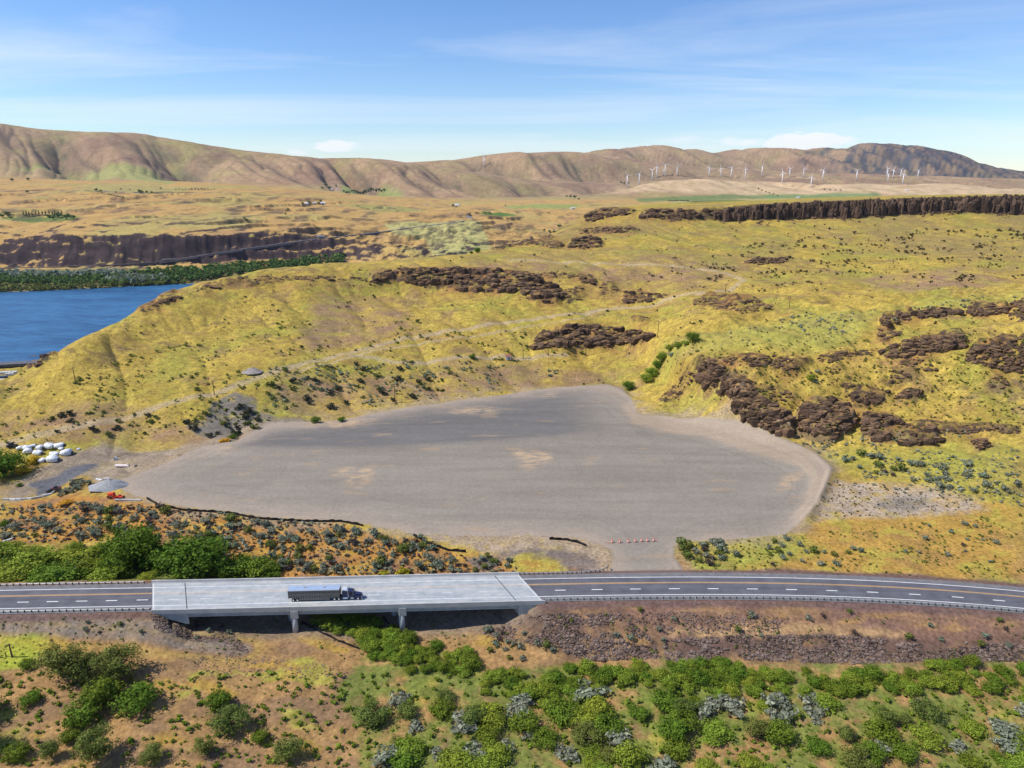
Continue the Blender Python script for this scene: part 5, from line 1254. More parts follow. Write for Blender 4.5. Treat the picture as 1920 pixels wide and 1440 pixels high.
stuff([(470,690),(800,680),(1100,690),(900,740),(640,775),(500,760)], 500, (5, 13), LM['sage_b'], 705, 'sage_scrub', 'blue grey sage scrub behind the gravel lot', 1.6, thr=0)
stuff([(1480,830),(1900,800),(1920,950),(1700,930),(1540,880)], 700, (4, 12), LM['sage'], 706, 'sage_scrub', 'small sage scrub on the slope right of the lot', 2, thr=-.05)
stuff([(0,945),(280,948),(640,985),(860,1040),(1000,1075),(500,1080),(200,1015),(0,1020)], 1000, (4, 12), LM['purple'], 707, 'dry_scrub', 'dry brown and purple scrub between the sagebrush below the silt fence', 1.6, thr=-.2, sc=12, hs=.7)
stuff([(0,945),(280,948),(640,985),(860,1040),(1000,1075),(500,1080),(200,1015),(0,1020)], 850, (5, 15), LM['sage'], 708, 'sage_scrub', 'small sage tufts between the larger sagebrush below the silt fence', 1.8)
stuff([(1270,1010),(1500,1003),(1920,960),(1920,1085),(1300,1068)], 900, (3, 9), LM['olive'], 709, 'green_scrub', 'olive tufts on the golden verge beside the highway', 2, thr=-.1, sc=15)
stuff([(1530,900),(1640,905),(1850,950),(1700,968),(1530,968)], 320, (3, 6), LM['sage_d'], 710, 'dark_tufts', 'dark tufts dotted on the pale bare ground right of the lot', 2)
stuff([(0,1155),(480,1160),(1000,1150),(1920,1160),(1920,1235),(900,1225),(0,1262)], 1000, (3, 9), LM['olive'], 711, 'green_scrub', 'olive tufts on the banks in front of the highway', 2, thr=-.05, sc=15)
stuff([(-40,1262),(1980,1262),(2000,1440),(-60,1440)], 1500, (6, 18), LM['green'], 712, 'ground_cover', 'green undergrowth between the shrubs nearest the camera', 1.5)
stuff([(1230,690),(1300,640),(1560,640),(1920,620),(1920,800),(1600,820),(1480,820)], 900, (4, 10), LM['olive'], 713, 'green_scrub', 'olive tufts among the rocks of the right hillside', 2)

# ------------------------------------------------------------------ riprap
rip = basalt_mat('riprap_rock', (.26, .20, .17), (.035, .024, .020), (.25, .175, .14), (.85, 1.0))
def riprap(px, n, wr, seed, name, label, kind='stuff'):
    r = np.random.default_rng(seed); u, v = sample_poly(px, n, r); P = g3(u, v); 
    kk = fbm(P[:, 0] / 10 + seed, P[:, 1] / 5, 3) > -.2; P = P[kk]
    s = (wr[0] + (wr[1] - wr[0]) * r.random(len(P)) ** 3); o = scatter_mesh(name, P, s, TPL, rip, np.full(len(P), .8), seed)
    tag(o, label, 'rocks', None, kind)
riprap([(900,1190),(960,1165),(1010,1150),(1090,1150),(1160,1150),(1220,1195),(1240,1235),(1100,1240),(1040,1215)], 4600, (.16, .75), 801, 'riprap', 'loose grey riprap stones on the bank right of the bridge')
riprap([(1150,1150),(1350,1145),(1480,1160),(1460,1185),(1250,1190)], 2000, (.12, .5), 802, 'riprap', 'thinly scattered stones on the upper red bank')
riprap([(1240,1200),(1400,1190),(1600,1190),(1780,1215),(1920,1200),(1920,1240),(1750,1240),(1600,1245),(1400,1238),(1250,1240)], 6500, (.18, .8), 803, 'riprap', 'band of dark riprap rock above the green strip')
riprap([(280,1145),(340,1155),(440,1190),(470,1225),(350,1200),(290,1180)], 2200, (.12, .5), 804, 'riprap', 'reddish stones spread below the left end of the bridge')
riprap([(330,1232),(450,1225),(640,1250),(700,1275),(400,1270)], 700, (.12, .4), 805, 'riprap', 'dark stones along the near side of the gravel track')
BIGR = [(1064,1192,11),(1074,1190,11),(1209,1219,12),(1130,1236,16),(1412,1212,11),(1638,1228,13),(1697,1222,13),(1470,1238,9),(1500,1221,9),(1347,1221,10),(1812,1205,8),(1280,1245,10),(1700,1238,9),(1560,1218,8)]
for i, (u, v, w) in enumerate(BIGR):
    p = g3(u, v); s = w * float(px_m(p[0])) / 2
    o = scatter_mesh('boulder', p, [s], [TPL[i % 10]], rip, [.85], 820 + i)
    tag(o, 'large pale boulder among the riprap on the bank below the guardrail', 'boulder', 'larger boulders among the riprap')

# ------------------------------------------------------------------ livestock truck
def truck():
    al = mat('weathered_aluminium', (.31, .27, .225), .6, .2, 2, metal=.1); dk = mat('dark_interior', (.045, .037, .032), .9, .2, 1); rf = mat('trailer_roof', (.38, .47, .60), .35, .08, .5, metal=.3)
    navy = mat('navy_paint', (.020, .026, .075), .3, .05, 1, spec=.5); wht = mat('pale_cab_paint', (.50, .53, .58), .3, .05, 1, spec=.5); tyre = mat('tyre_rubber', (.02, .02, .02), .9, .1, 1); chrome = mat('chrome', (.75, .75, .75), .2, .02, 1, metal=.9)
    glass = mat('dark_glass', (.02, .025, .03), .1, .02, 1, spec=.6); maroon = mat('dark_grille', (.08, .05, .06), .5, .1, 3)
    o = (OFF_DASH + OFF_NEAR) / 2 + .1
    a, t = ray(612, 1118); x = float(a * (H / t)); yy = yc(x) + o
    x = (612 - 960) / F * (cp + H / yy * sp) * yy
    p = road_pt(x, o, .035); root = empty('livestock_truck', p, math.atan(ydc(x)))
    tag(root, 'slatted cattle truck with blue grey roof and dark blue cab crossing the bridge', 'truck')
    # local x forward; trailer from -11.6 to 4.2
    x0, x1 = -11.6, 4.3; W = 1.28
    tr = empty('trailer', (0, 0, 0)); tr.parent = root
    b = MB().box(((x0+x1)/2, 0, 2.6), (x1-x0-.2, 2*W-.25, 2.6)); b.box((-3.6, 0, 1.0), (9.4, 2*W-.25, .8)); b.build('interior_shade_block', dk, tr)  # solid dark block stands for the shade seen between the open slats
    for s in (-1, 1):
        for z in (1.35, 1.75, 2.15, 2.5, 2.95, 3.35, 3.72):
            MB().box(((x0+x1)/2, s*W, z), (x1-x0, .06, .15 if z not in (2.5,) else .28)).build('side_slat', al, tr)
        for z in (.62, .98): MB().box((-3.6, s*W, z), (9.4, .06, .2)).build('side_slat', al, tr)
        n = 22
        for i in range(n + 1):
            xx = x0 + (x1 - x0) * i / n; lo = .55 if -8.3 < xx < 1.1 else 1.25
            MB().box((xx, s*(W+.035), (lo+3.9)/2), (.09, .05, 3.9-lo)).build('side_post', al, tr)
        MB().box(((x0+x1)/2, s*(W+.02), 3.92), (x1-x0+.05, .12, .16)).build('top_rail', wht, tr)
    MB().box(((x0+x1)/2, 0, 4.0), (x1-x0, 2*W-.1, .12)).build('roof', rf, tr)
    for xx in (-6.6, -.6): MB().box((xx, .2, 4.12), (.7, .5, .14)).build('roof_vent', al, tr)
    MB().box((x0-.02, 0, 2.5), (.08, 2*W, 2.9)).build('rear_door', al, tr)
    MB().box((-9.6, 0, .9), (3.4, 1.0, .25)).build('axle_frame', dk, tr)
    def wheel(xx, y, par):
        w = empty('wheel', (xx, y, .52)); w.parent = par
        MB().tube((0, -.15, 0), (0, .15, 0), .52, n=20).build('tyre', tyre, w, bevel=0)
        MB().tube((0, -.17, 0), (0, .17, 0), .28, n=14).build('rim', chrome, w)
    for xx in (-10.2, -8.9):
        for y in (-W+.2, W-.2): wheel(xx, y, tr)
    # tractor
    tc = empty('tractor', (0, 0, 0)); tc.parent = root
    MB().box((6.3, 0, .95), (9.6, .9, .3)).build('chassis', dk, tc)
    MB().hexa([(4.9,-1.15,1.2),(7.1,-1.15,1.2),(7.1,1.15,1.2),(4.9,1.15,1.2),(5.1,-1.05,3.45),(7.0,-1.05,3.15),(7.0,1.05,3.15),(5.1,1.05,3.45)]).build('sleeper', navy, tc, bevel=.06)
    MB().hexa([(5.0,-1.0,3.46),(6.9,-1.0,3.16),(6.9,1.0,3.16),(5.0,1.0,3.46),(5.1,-.85,3.75),(6.5,-.85,3.55),(6.5,.85,3.55),(5.1,.85,3.75)]).build('roof_fairing', wht, tc, bevel=.05)
    MB().hexa([(7.1,-1.1,1.2),(8.7,-1.1,1.2),(8.7,1.1,1.2),(7.1,1.1,1.2),(7.1,-1.0,3.1),(8.3,-.95,2.95),(8.3,.95,2.95),(7.1,1.0,3.1)]).build('cab', navy, tc, bevel=.06)
    MB().hexa([(8.45,-.95,2.15),(8.72,-.95,2.1),(8.72,.95,2.1),(8.45,.95,2.15),(8.28,-.9,2.85),(8.42,-.9,2.85),(8.42,.9,2.85),(8.28,.9,2.85)]).build('windscreen', glass, tc)
    for s in (-1, 1):
        MB().hexa([(7.4,s*1.08,2.1),(8.35,s*1.08,2.1),(8.35,s*1.12,2.1),(7.4,s*1.12,2.1),(7.45,s*1.0,2.8),(8.1,s*1.0,2.75),(8.1,s*1.06,2.75),(7.45,s*1.06,2.8)]).build('side_window', glass, tc)
        MB().tube((6.95, s*1.15, .9), (6.95, s*1.15, 4.1), .08, n=8).build('exhaust_stack', chrome, tc)
        MB().tube((5.3, s*1.0, .8), (6.7, s*1.0, .8), .33, n=14).build('fuel_tank', chrome, tc)
        MB().box((8.1, s*1.12, .75), (.9, .2, .4)).build('step', chrome, tc)
        MB().hexa([(9.1,s*.75,.9),(10.75,s*.75,.9),(10.75,s*1.2,.9),(9.1,s*1.2,.9),(9.4,s*.75,1.35),(10.5,s*.75,1.35),(10.5,s*1.18,1.3),(9.4,s*1.18,1.3)]).build('fender', navy, tc, bevel=.04)
        MB().box((10.98, s*.85, 1.2), (.12, .3, .22)).build('headlight', chrome, tc)
        MB().box((8.55, s*1.35, 2.35), (.1, .16, .5)).build('mirror', chrome, tc)
    MB().hexa([(8.7,-.72,1.1),(10.9,-.66,1.0),(10.9,.66,1.0),(8.7,.72,1.1),(8.7,-.8,2.1),(10.8,-.55,1.75),(10.8,.55,1.75),(8.7,.8,2.1)]).build('bonnet', navy, tc, bevel=.06)
    MB().box((10.98, 0, 1.35), (.08, 1.05, .75)).build('grille', maroon, tc); MB().box((11.1, 0, .65), (.18, 2.3, .35)).build('bumper', chrome, tc)
    for xx in (2.6, 3.95):
        for y in (-1.0, 1.0): wheel(xx, y, tc)
    for y in (-1.0, 1.0): wheel(9.95, y, tc)
truck()

# ------------------------------------------------------------------ traffic drums and cones at the entrance
orange = mat('safety_orange', (.80, .10, .03), .5, .05); wband = mat('reflective_white', (.8, .8, .8), .5, .05); blackr = mat('black_rubber_base', (.03, .03, .03), .9, .1)
def drum():
    root = empty('traffic_drum', (0, 0, 0))
    MB().tube((0, 0, 0), (0, 0, .1), .45, .42, 16).build('base', blackr, root)
    def band(z0, z1, r0, r1, nm, m): MB().tube((0, 0, z0), (0, 0, z1), r0, r1, 18).build(nm, m, root)
    z = .1
    for i, (h, m) in enumerate(((.22, orange), (.18, wband), (.2, orange), (.18, wband), (.26, orange))):
        r0 = .36 - .025 * i; band(z, z + h, r0, r0 - .02, 'orange_band' if m is orange else 'white_band', m); z += h
    MB().box((0, 0, z + .05), (.22, .06, .1)).build('handle', orange, root); return root
def cone():
    root = empty('traffic_cone', (0, 0, 0))
    MB().box((0, 0, .03), (.42, .42, .06)).build('base', blackr, root)
    MB().tube((0, 0, .06), (0, 0, .35), .18, .11, 14).build('body', orange, root); MB().tube((0, 0, .35), (0, 0, .52), .11, .07, 14).build('white_band', wband, root); MB().tube((0, 0, .52), (0, 0, .75), .07, .03, 14).build('tip', orange, root); return root
dr = drum(); cn = cone()
dl_ = ['leftmost orange and white drum closing the gravel entrance', 'second orange drum from the left at the gravel entrance', 'third orange drum from the left at the gravel entrance', 'middle orange drum of the seven at the gravel entrance', 'third orange drum from the right at the gravel entrance', 'second orange drum from the right at the gravel entrance', 'rightmost orange drum of the seven at the gravel entrance']
for i, (u, v) in enumerate(((1147.4,1017.5),(1162,1017.5),(1178,1017),(1191,1016),(1202.8,1015),(1213.5,1015),(1225.6,1014.5))):
    o = dr if i == 0 else copy_tree(dr); o.location = gp(u, v); tag(o, dl_[i], 'traffic drum', 'traffic drums across the gravel entrance')
for i, (u, v, l) in enumerate(((1135.6,1017.5,'small cone at the far left end of the drum row'), (1141,1018,'small cone beside the leftmost drum'), (1231.8,1014.5,'small cone right of the last drum'))):
    o = cn if i == 0 else copy_tree(cn); o.location = gp(u, v); tag(o, l, 'traffic cone', 'cones at the ends of the drum row')

# ------------------------------------------------------------------ silt fences
blk = mat('black_silt_fabric', (.014, .013, .014), .9, .15, 2)
def silt(px, label, h=1.05, bulge=.0):
    p = np.array(px, float); U = []; V = []
    for i in range(len(p) - 1):
        n = max(2, int(np.hypot(*(p[i+1] - p[i])) / 5))
        for k in range(n): q = p[i] + (p[i+1] - p[i]) * k / n; U.append(q[0]); V.append(q[1])
    U.append(p[-1, 0]); V.append(p[-1, 1]); P = g3(U, V); base = Vector(P[0])
    root = empty('silt_fence', base); tag(root, label, 'silt fence', 'black silt fences')
    rings = []
    for i, q in enumerate(P):
        d = P[min(i+1, len(P)-1)] - P[max(i-1, 0)]; n = Vector((-d[1], d[0], 0)).normalized(); q = Vector(q) - base
        hh_ = h * (1 + .18 * math.sin(i * 2.1) + .12 * math.sin(i * .83)); lean = n * (.12 * math.sin(i * 1.3))
        rings.append([q - n * .03 + Vector((0, 0, -.2)), q + n * .03 + Vector((0, 0, -.2)), q + n * .03 + lean + Vector((0, 0, hh_)), q - n * .03 + lean + Vector((0, 0, hh_))])
        if i % 2 == 0:
            c = MB().box((0, 0, .45), (.06, .06, 1.3)).build('stake', wood, root); c.location = q + n * .08
    MB().strip(rings).build('fabric', blk, root)
silt([(275,936),(300,949),(345,958),(400,961),(435,964),(480,973),(520,976),(580,979),(640,979),(682,987)], 'long black silt fence along the lower left edge of the gravel lot')
silt([(775,1005),(800,1019),(840,1033),(874,1036)], 'short black silt fence behind the middle of the bridge')
silt([(1030,1012),(1060,1013),(1082,1018),(1100,1025)], 'small black silt fence on the brown mound left of the gravel entrance', 1.0)
silt([(566,1168),(600,1186),(640,1205),(674,1218)], 'black silt fence running down from the left bridge pier', .8)
silt([(716,1156),(730,1172),(762,1192),(780,1193)], 'black silt fence beside the right bridge pier', .7)

# ------------------------------------------------------------------ poles
pole_m = mat('weathered_pole', (.10, .070, .05), .9, .2, 2)
def pole(u, vb, vt, label, arm=True):
    p = gp(u, vb); h = (vb - vt) * px_m(p) / math.cos(PITCH * .6)
    root = empty('utility_pole', p); tag(root, label, 'utility pole', 'utility poles')
    MB().tube((0, 0, -.5), (0, 0, h), .26, .17, 8).build('pole_shaft', pole_m, root)
    if arm:
        MB().box((0, .14, h - .5), (2.2, .12, .14)).build('cross_arm', pole_m, root)
        for x in (-.95, 0, .95): MB().tube((x, .14, h - .43), (x, .14, h - .2), .05, n=6).build('insulator', wband, root)
for a in ((142,719,688,'wooden pole alone on the left hillside'), (402,740,713,'wooden pole beside the dirt track left of the washed ground'), (741,755,722,'wooden pole on the brown slope behind the lot'),
          (1098,668,640,'wooden pole in front of the outcrop behind the hut'), (1233,633,602,'wooden pole at the head of the green gully'), (981,672,655,'short pole beside the hut'), (1028,667,655,'short pole at the turnaround right of the hut'),
          (1480,575,556,'pole beyond the oval outcrop on the right'), (1360,548,533,'pole by the loop of the dirt track'), (23,1232,1203,'pole on the bright grass in the lower left corner')): pole(*a)
for u, vb, vt, l in ((12,1232,1222,'short dark fence post in the lower left corner'),):
    p = gp(u, vb); MBo = MB().tube((0, 0, -.2), (0, 0, 1.6), .14, .13, 8).build('fence_post', wood, None, p); tag(MBo, l, 'post')
def marker(u, v, l):
    p = gp(u, v); root = empty('marker_post', p); tag(root, l, 'marker post', 'roadside marker posts')
    MB().tube((0, 0, -.2), (0, 0, 2.6), .05, n=6).build('shaft', steel, root); MB().box((0, -.05, 2.7), (.14, .03, .35)).build('reflector', wband, root)
marker(168, 1153, 'thin marker post at the near guardrail left of the bridge'); marker(1303, 1134, 'thin marker post at the near guardrail right of the bridge'); marker(1334, 1060, 'thin white marker in the sagebrush clump by the entrance')

# ------------------------------------------------------------------ the yard at the left
wrap = mat('white_plastic_wrap', (.70, .71, .72), .5, .14, 1.5, bump=.4, bscale=2.2, spec=.4); wrap_d = mat('strap_and_side_shade', (.10, .08, .07), .9, .2, 2)
def wrapped(u, v, w, hgt, label, seed):
    p = gp(u, v); s = w * px_m(p) / 2; r = random.Random(seed)
    root = empty('wrapped_pile', p, r.uniform(-.5, .5)); tag(root, label, 'wrapped pile', 'white wrapped piles in the yard')
    bm = bmesh.new(); bmesh.ops.create_icosphere(bm, subdivisions=3, radius=1)
    for vv in bm.verts:
        c = vv.co; k = max(abs(c.x), abs(c.y), abs(c.z)) ** .35
        n = perlin(np.array([c.x * 1.7 + seed * 3.1]), np.array([c.y * 1.7 + c.z]))[0]
        c.x *= s / k * (1 + .12 * n); c.y *= s * .75 / k; c.z = max(0, (c.z * .58 + .36) + .12 * n) * s * hgt * (1 + .2 * math.sin(seed * 2.3 + c.x / s * 1.5))
    me = bpy.data.meshes.new('cover'); bm.to_mesh(me); bm.free(); me.materials.append(wrap)
    for f in me.polygons: f.use_smooth = True
    link('cover', me, root)
    for i in range(2): MB().box(((-.3 + .6 * i) * s, 0, .03 * s), (.05 * s, 1.55 * s, .05)).build('strap', wrap_d, root)
    MB().tube((s * .93, 0, .34 * s), (s * 1.03, 0, .30 * s), .30 * s, .26 * s, 10).build('side_shade', wrap_d, root)  # dark plug stands in for the shaded right side of the pile
WL = [(240,395,84,'leftmost white wrapped pile beside the dark tree'), (330,400,105,'white wrapped pile second from the left'), (400,362,66,'small white wrapped pile at the back'), (480,392,95,'white wrapped pile in the middle of the heap'),
      (600,380,125,'large white wrapped pile in the back row'), (705,372,130,'long low white wrapped pile at the back right'), (335,440,104,'white wrapped pile in the left front'), (460,458,118,'white wrapped pile in front beside the yellow bush'),
      (505,548,112,'white wrapped pile, front left of the cluster of three'), (640,540,146,'white wrapped pile, nearest of all'), (660,470,112,'white wrapped pile behind the nearest one'), (800,460,148,'white wrapped pile standing apart on the right'), (945,405,44,'tiny white wrapped pile right of all the others'), (735,400,70,'narrow pale wrapped pile behind the one standing apart')]
for i, (x, y, w, l) in enumerate(WL): wrapped(x * .15625, 780 + y * .15625, w * .15625, .95, l, i)

red = mat('red_machine_paint', (.62, .06, .025), .5, .15, 1.5); yard_dk = mat('dark_machine', (.035, .032, .035), .7, .2, 1); wtank = mat('pinkish_white_metal', (.72, .62, .58), .5, .06, 1)
tyre = MATS['tyre_rubber']
def vehicle(u, v, L, W, Hh, m, label, cat, name, rz=0, cab=True, mc=None):
    p = gp(u, v); root = empty(name, p, rz); tag(root, label, cat)
    MB().hexa([(-L/2,-W/2,.5),(L/2,-W/2,.5),(L/2,W/2,.5),(-L/2,W/2,.5),(-L/2,-W/2*.95,Hh*.55),(L/2*.96,-W/2*.95,Hh*.5),(L/2*.96,W/2*.95,Hh*.5),(-L/2,W/2*.95,Hh*.55)]).build('body', m, root, bevel=.05)
    if cab:
        MB().hexa([(-L*.25,-W*.45,Hh*.5),(L*.15,-W*.45,Hh*.5),(L*.15,W*.45,Hh*.5),(-L*.25,W*.45,Hh*.5),(-L*.2,-W*.38,Hh),(L*.06,-W*.38,Hh),(L*.06,W*.38,Hh),(-L*.2,W*.38,Hh)]).build('cab', mc or m, root, bevel=.05)
    for x in (-L*.33, L*.33):
        for y in (-W/2, W/2):
            w = empty('wheel', (x, y, .45)); w.parent = root; MB().tube((0,-.14,0),(0,.14,0),.45,n=14).build('tyre', tyre, w); MB().tube((0,-.16,0),(0,.16,0),.2,n=10).build('rim', steel, w)
    return root
vehicle(23, 838, 4.2, 2.2, 2.2, yard_dk, 'dark tractor parked behind the white wrapped piles', 'tractor', 'dark_tractor', .2, True, yard_dk)
vehicle(106, 917, 3.6, 1.7, 1.5, mat('dull_red_paint', (.22, .05, .045), .5, .1), 'dull red car at the end of the curved white kerb', 'car', 'parked_car', .3, True, MATS['dark_glass'])
vehicle(95, 923, 3.4, 1.7, 1.4, yard_dk, 'dark car behind the curved white kerb', 'car', 'parked_car', .3, True, MATS['dark_glass'])
# orange scraper with blade, frame, engine, seat
def scraper():
    p = gp(217, 934); root = empty('orange_grader', p, -.28); tag(root, 'orange red earth moving machine at the lower left corner of the lot', 'machine')
    MB().box((0, 0, 1.0), (6.5, .5, .35)).build('frame', red, root)
    MB().box((-2.4, 0, 1.5), (1.8, 1.5, 1.2)).build('engine', red, root, bevel=.08)
    MB().hexa([(-1.3,-.7,1.1),(-.3,-.7,1.1),(-.3,.7,1.1),(-1.3,.7,1.1),(-1.2,-.6,2.5),(-.5,-.6,2.5),(-.5,.6,2.5),(-1.2,.6,2.5)]).build('cab', red, root, bevel=.05)
    MB().hexa([(.4,-1.7,.2),(.7,-1.7,.2),(1.5,1.7,.2),(1.2,1.7,.2),(.3,-1.7,1.1),(.6,-1.7,1.1),(1.4,1.7,1.1),(1.1,1.7,1.1)]).build('blade', red, root)
    MB().box((3.1, 0, .95), (.6, 1.9, .5)).build('front_axle', red, root); MB().tube((2.0, 0, 1.2), (2.0, 0, 2.0), .2, n=10).build('steering_column', red, root)
    for x, y in ((-2.9,-1),(-2.9,1),(-1.7,-1),(-1.7,1),(3.1,-1.05),(3.1,1.05)):
        w = empty('wheel', (x, y, .55)); w.parent = root; MB().tube((0,-.2,0),(0,.2,0),.55,n=14).build('tyre', tyre, w); MB().tube((0,-.22,0),(0,.22,0),.25,n=10).build('rim', red, w)
scraper()
def tank():
    p = gp(231, 876); root = empty('water_tank_trailer', p, -.03); tag(root, 'long pinkish white tank lying on the gravel at the left end of the lot', 'tank')
    MB().tube((-3.4, 0, .75), (2.9, 0, .75), .62, n=18).build('tank_body', wtank, root, smooth=False); MB().tube((-3.7, 0, .75), (-3.4, 0, .75), .4, .62, 18).build('tank_end', wtank, root)
    MB().tube((2.3, 0, 1.3), (2.3, 0, 1.75), .28, n=12).build('hatch', wtank, root); MB().box((3.6, 0, .3), (1.6, .15, .15)).build('tow_bar', yard_dk, root)
    for x in (-2.2, 1.4): MB().box((x, 0, .15), (.5, 1.3, .3)).build('cradle', yard_dk, root)
tank()
p = gp(255, 874); o = scatter_mesh('dark_scrap_lump', np.array([p[:]]), [.9], [TPL[3]], yard_dk, [1], 5); tag(o, 'small dark lump at the right end of the pinkish tank', 'scrap')
p = gp(219, 862); root = empty('loader_bucket', p, .4); tag(root, 'small white and black loader part standing in the yard', 'machine part')
MB().hexa([(-.9,-.5,0),(.5,-.5,0),(.5,.5,0),(-.9,.5,0),(-.7,-.4,1.6),(.1,-.4,1.4),(.1,.4,1.4),(-.7,.4,1.6)]).build('housing', wrap, root, bevel=.05); MB().box((-.95, 0, .8), (.12, 1.1, 1.3)).build('dark_plate', yard_dk, root); MB().tube((.2, 0, 1.4), (3.0, 0, 1.7), .13, n=8).build('arm', wood, root)
# curved kerb wall and blocks
def kerb():
    px = [(5,937),(30,938),(60,936),(80,932),(98,926),(115,917)]; P = g3([q[0] for q in px], [q[1] for q in px]); base = Vector(P[0])
    root = empty('kerb_wall', base); tag(root, 'curved white kerb wall of concrete blocks around the yard corner', 'kerb wall')
    for i in range(len(P) - 1):
        a = Vector(P[i]); b = Vector(P[i+1]); n = max(1, int((b - a).length / 2.2))
        for k in range(n):
            c = a + (b - a) * (k + .5) / n - base; L = (b - a).length / n; d = b - a
            MB().box((0, 0, .25), (L - .25, .6, 1.0)).build('concrete_block', wrap if (i + k) % 2 else conc, root, c, bevel=.06).rotation_euler = (0, 0, math.atan2(d.y, d.x))
kerb()
for (u, v, L, rz, m, l, nm) in ((180,924,5.0,-.05,wood,'dark timber beam lying below the gravel pile','timber_beam'), (240,938,11,-.02,conc,'pale concrete beam at the corner where the silt fence starts','concrete_beam'), (186,900,3.0,-.3,wrap,'white slab lying beside the gravel pile','white_slab'), (14,1014,4.2,.9,wrap,'white board lying in the sagebrush at the left edge','white_board'), (200,898,2.4,.1,wrap,'thin white strip behind the gravel pile','white_strip'), (145,900,5,.5,wood,'brown log along the edge of the yard','log')):
    p = gp(u, v); o = MB().box((0, 0, .2), (L, .8 if m is not wood else .5, .5)).add([(-L/2, -.2, .45), (L/2, -.2, .45), (L/2, .2, .45), (-L/2, .2, .45), (-L/2, -.12, .55), (L/2, -.12, .55), (L/2, .12, .55), (-L/2, .12, .55)], [(4,5,6,7),(0,1,5,4),(1,2,6,5),(2,3,7,6),(3,0,4,7)]).build(nm, m, None, p); o.rotation_euler = (0, 0, rz); tag(o, l, nm.split('_')[-1])
# gravel pile & rubble pile
def pile(u, v, w, d, h, m, label, name, seed, rub=False):
    p = gp(u, v); s = px_m(p); rx_ = w * s / 2; n = 40; V = []; Fc = []
    for j in range(15):
        f = j / 14
        for i in range(n):
            a = 2 * math.pi * i / n; nz = perlin(np.array([math.cos(a) * 1.5 + seed + f]), np.array([math.sin(a) * 1.5 + f * 2]))[0]
            q = (1 - f) * (1 + .12 * nz); V.append((rx_ * q * math.cos(a) + rx_ * .15 * f, d * q * math.sin(a), h * (1 - (1 - f) ** 1.25) * (1 + .12 * nz) - .15))
    for j in range(14):
        for i in range(n): Fc.append((j*n+i, j*n+(i+1) % n, (j+1)*n+(i+1) % n, (j+1)*n+i))
    me = bpy.data.meshes.new(name); me.from_pydata(V, [], Fc); me.materials.append(m)
    for f_ in me.polygons: f_.use_smooth = True
    o = link(name, me, None, p); tag(o, label, 'pile'); return o
grv = mat('crushed_gravel', (.27, .275, .28), .95, .22, 1.5, bump=.1, bscale=3); rubm = mat('pale_rubble', (.30, .26, .235), .95, .35, 1.2, bump=.4, bscale=2)
pile(203, 911, 72, 6, 3.2, grv, 'grey crushed gravel pile at the left tip of the lot', 'gravel_pile', 2)
pile(472, 697, 42, 5, 2.8, rubm, 'pale rubble pile beside the dirt track on the left hillside', 'rubble_pile', 4)
# hut
def hut():
    p = gp(953, 674); root = empty('small_hut', p, .05); tag(root, 'tiny white hut with a rusty red roof beside the track', 'hut')
    MB().box((0, 0, 1.25), (3.4, 2.6, 2.5)).build('wall', wrap, root)
    MB().hexa([(-2.1,-1.7,2.5),(2.1,-1.7,2.5),(2.1,1.7,2.5),(-2.1,1.7,2.5),(-2.0,-.1,3.4),(2.0,-.1,3.4),(2.0,.1,3.4),(-2.0,.1,3.4)]).build('roof', mat('rust_roof', (.26, .09, .06), .8, .2, 1), root)
    MB().box((.5, -1.32, 1.0), (.9, .06, 2.0)).build('door', wood, root); MB().box((-.9, -1.32, 1.5), (.7, .06, .7)).build('window', MATS['dark_glass'], root)
hut()
# turnaround pad
def riverside():
    # road by the water and parked white trailers
    am = MATS['asphalt']; pts = g3([-90, 0, 60, 110], [688, 684, 680, 676]); 
    V = []
    for u, v in ((-160, 690), (-60, 687), (0, 684), (60, 681), (120, 678)):
        a, t = ray(u, v); Y = (H + 104.5) / t; V.append((float(a * Y), float(Y), -104.5)); V.append((float(a * (Y + 14)), float(Y + 14), -104.5))
    Vb = [(x, y, -107.5) for x, y, z in V]; n = len(V); fc = [(2*i, 2*i+2, 2*i+3, 2*i+1) for i in range(4)]; fc += [(2*i, 2*i+n, 2*i+2+n, 2*i+2) for i in range(4)]
    o = MB().add(V + Vb, fc).build('riverside_road', am); tag(o, kind='structure')
    blue = mat('dark_blue_paint', (.05, .08, .18), .4, .1)
    for (u, v, L, m, l) in ((10, 699, 14, wrap, 'long white trailer parked by the river, farthest back'), (19, 704, 9, wrap, 'white camper between the blue one and the long trailer'), (6, 709, 9, blue, 'dark blue camper at the left edge by the river'), (2, 716, 8, wrap, 'white camper nearest the hill at the left edge'), (28, 701, 5, wrap, 'small white van by the river, rightmost')):
        a, t = ray(u, v); Y = (H + 106.5) / float(t); p = (float(a) * Y, Y, gz(float(a) * Y, Y))
        root = empty('parked_camper', p, .25); tag(root, l, 'camper', 'campers parked by the river')
        MB().box((0, 0, 2.1), (L, 3.0, 3.2)).build('body', m, root, bevel=.2)
        for x in (-L*.3, L*.3): MB().tube((x, -1.55, .5), (x, 1.55, .5), .5, n=12).build('wheel', tyre, root)
        for x in (-L*.25, L*.2): MB().box((x, -1.53, 2.6), (1.4, .06, .8)).build('window', MATS['dark_glass'], root)
riverside()

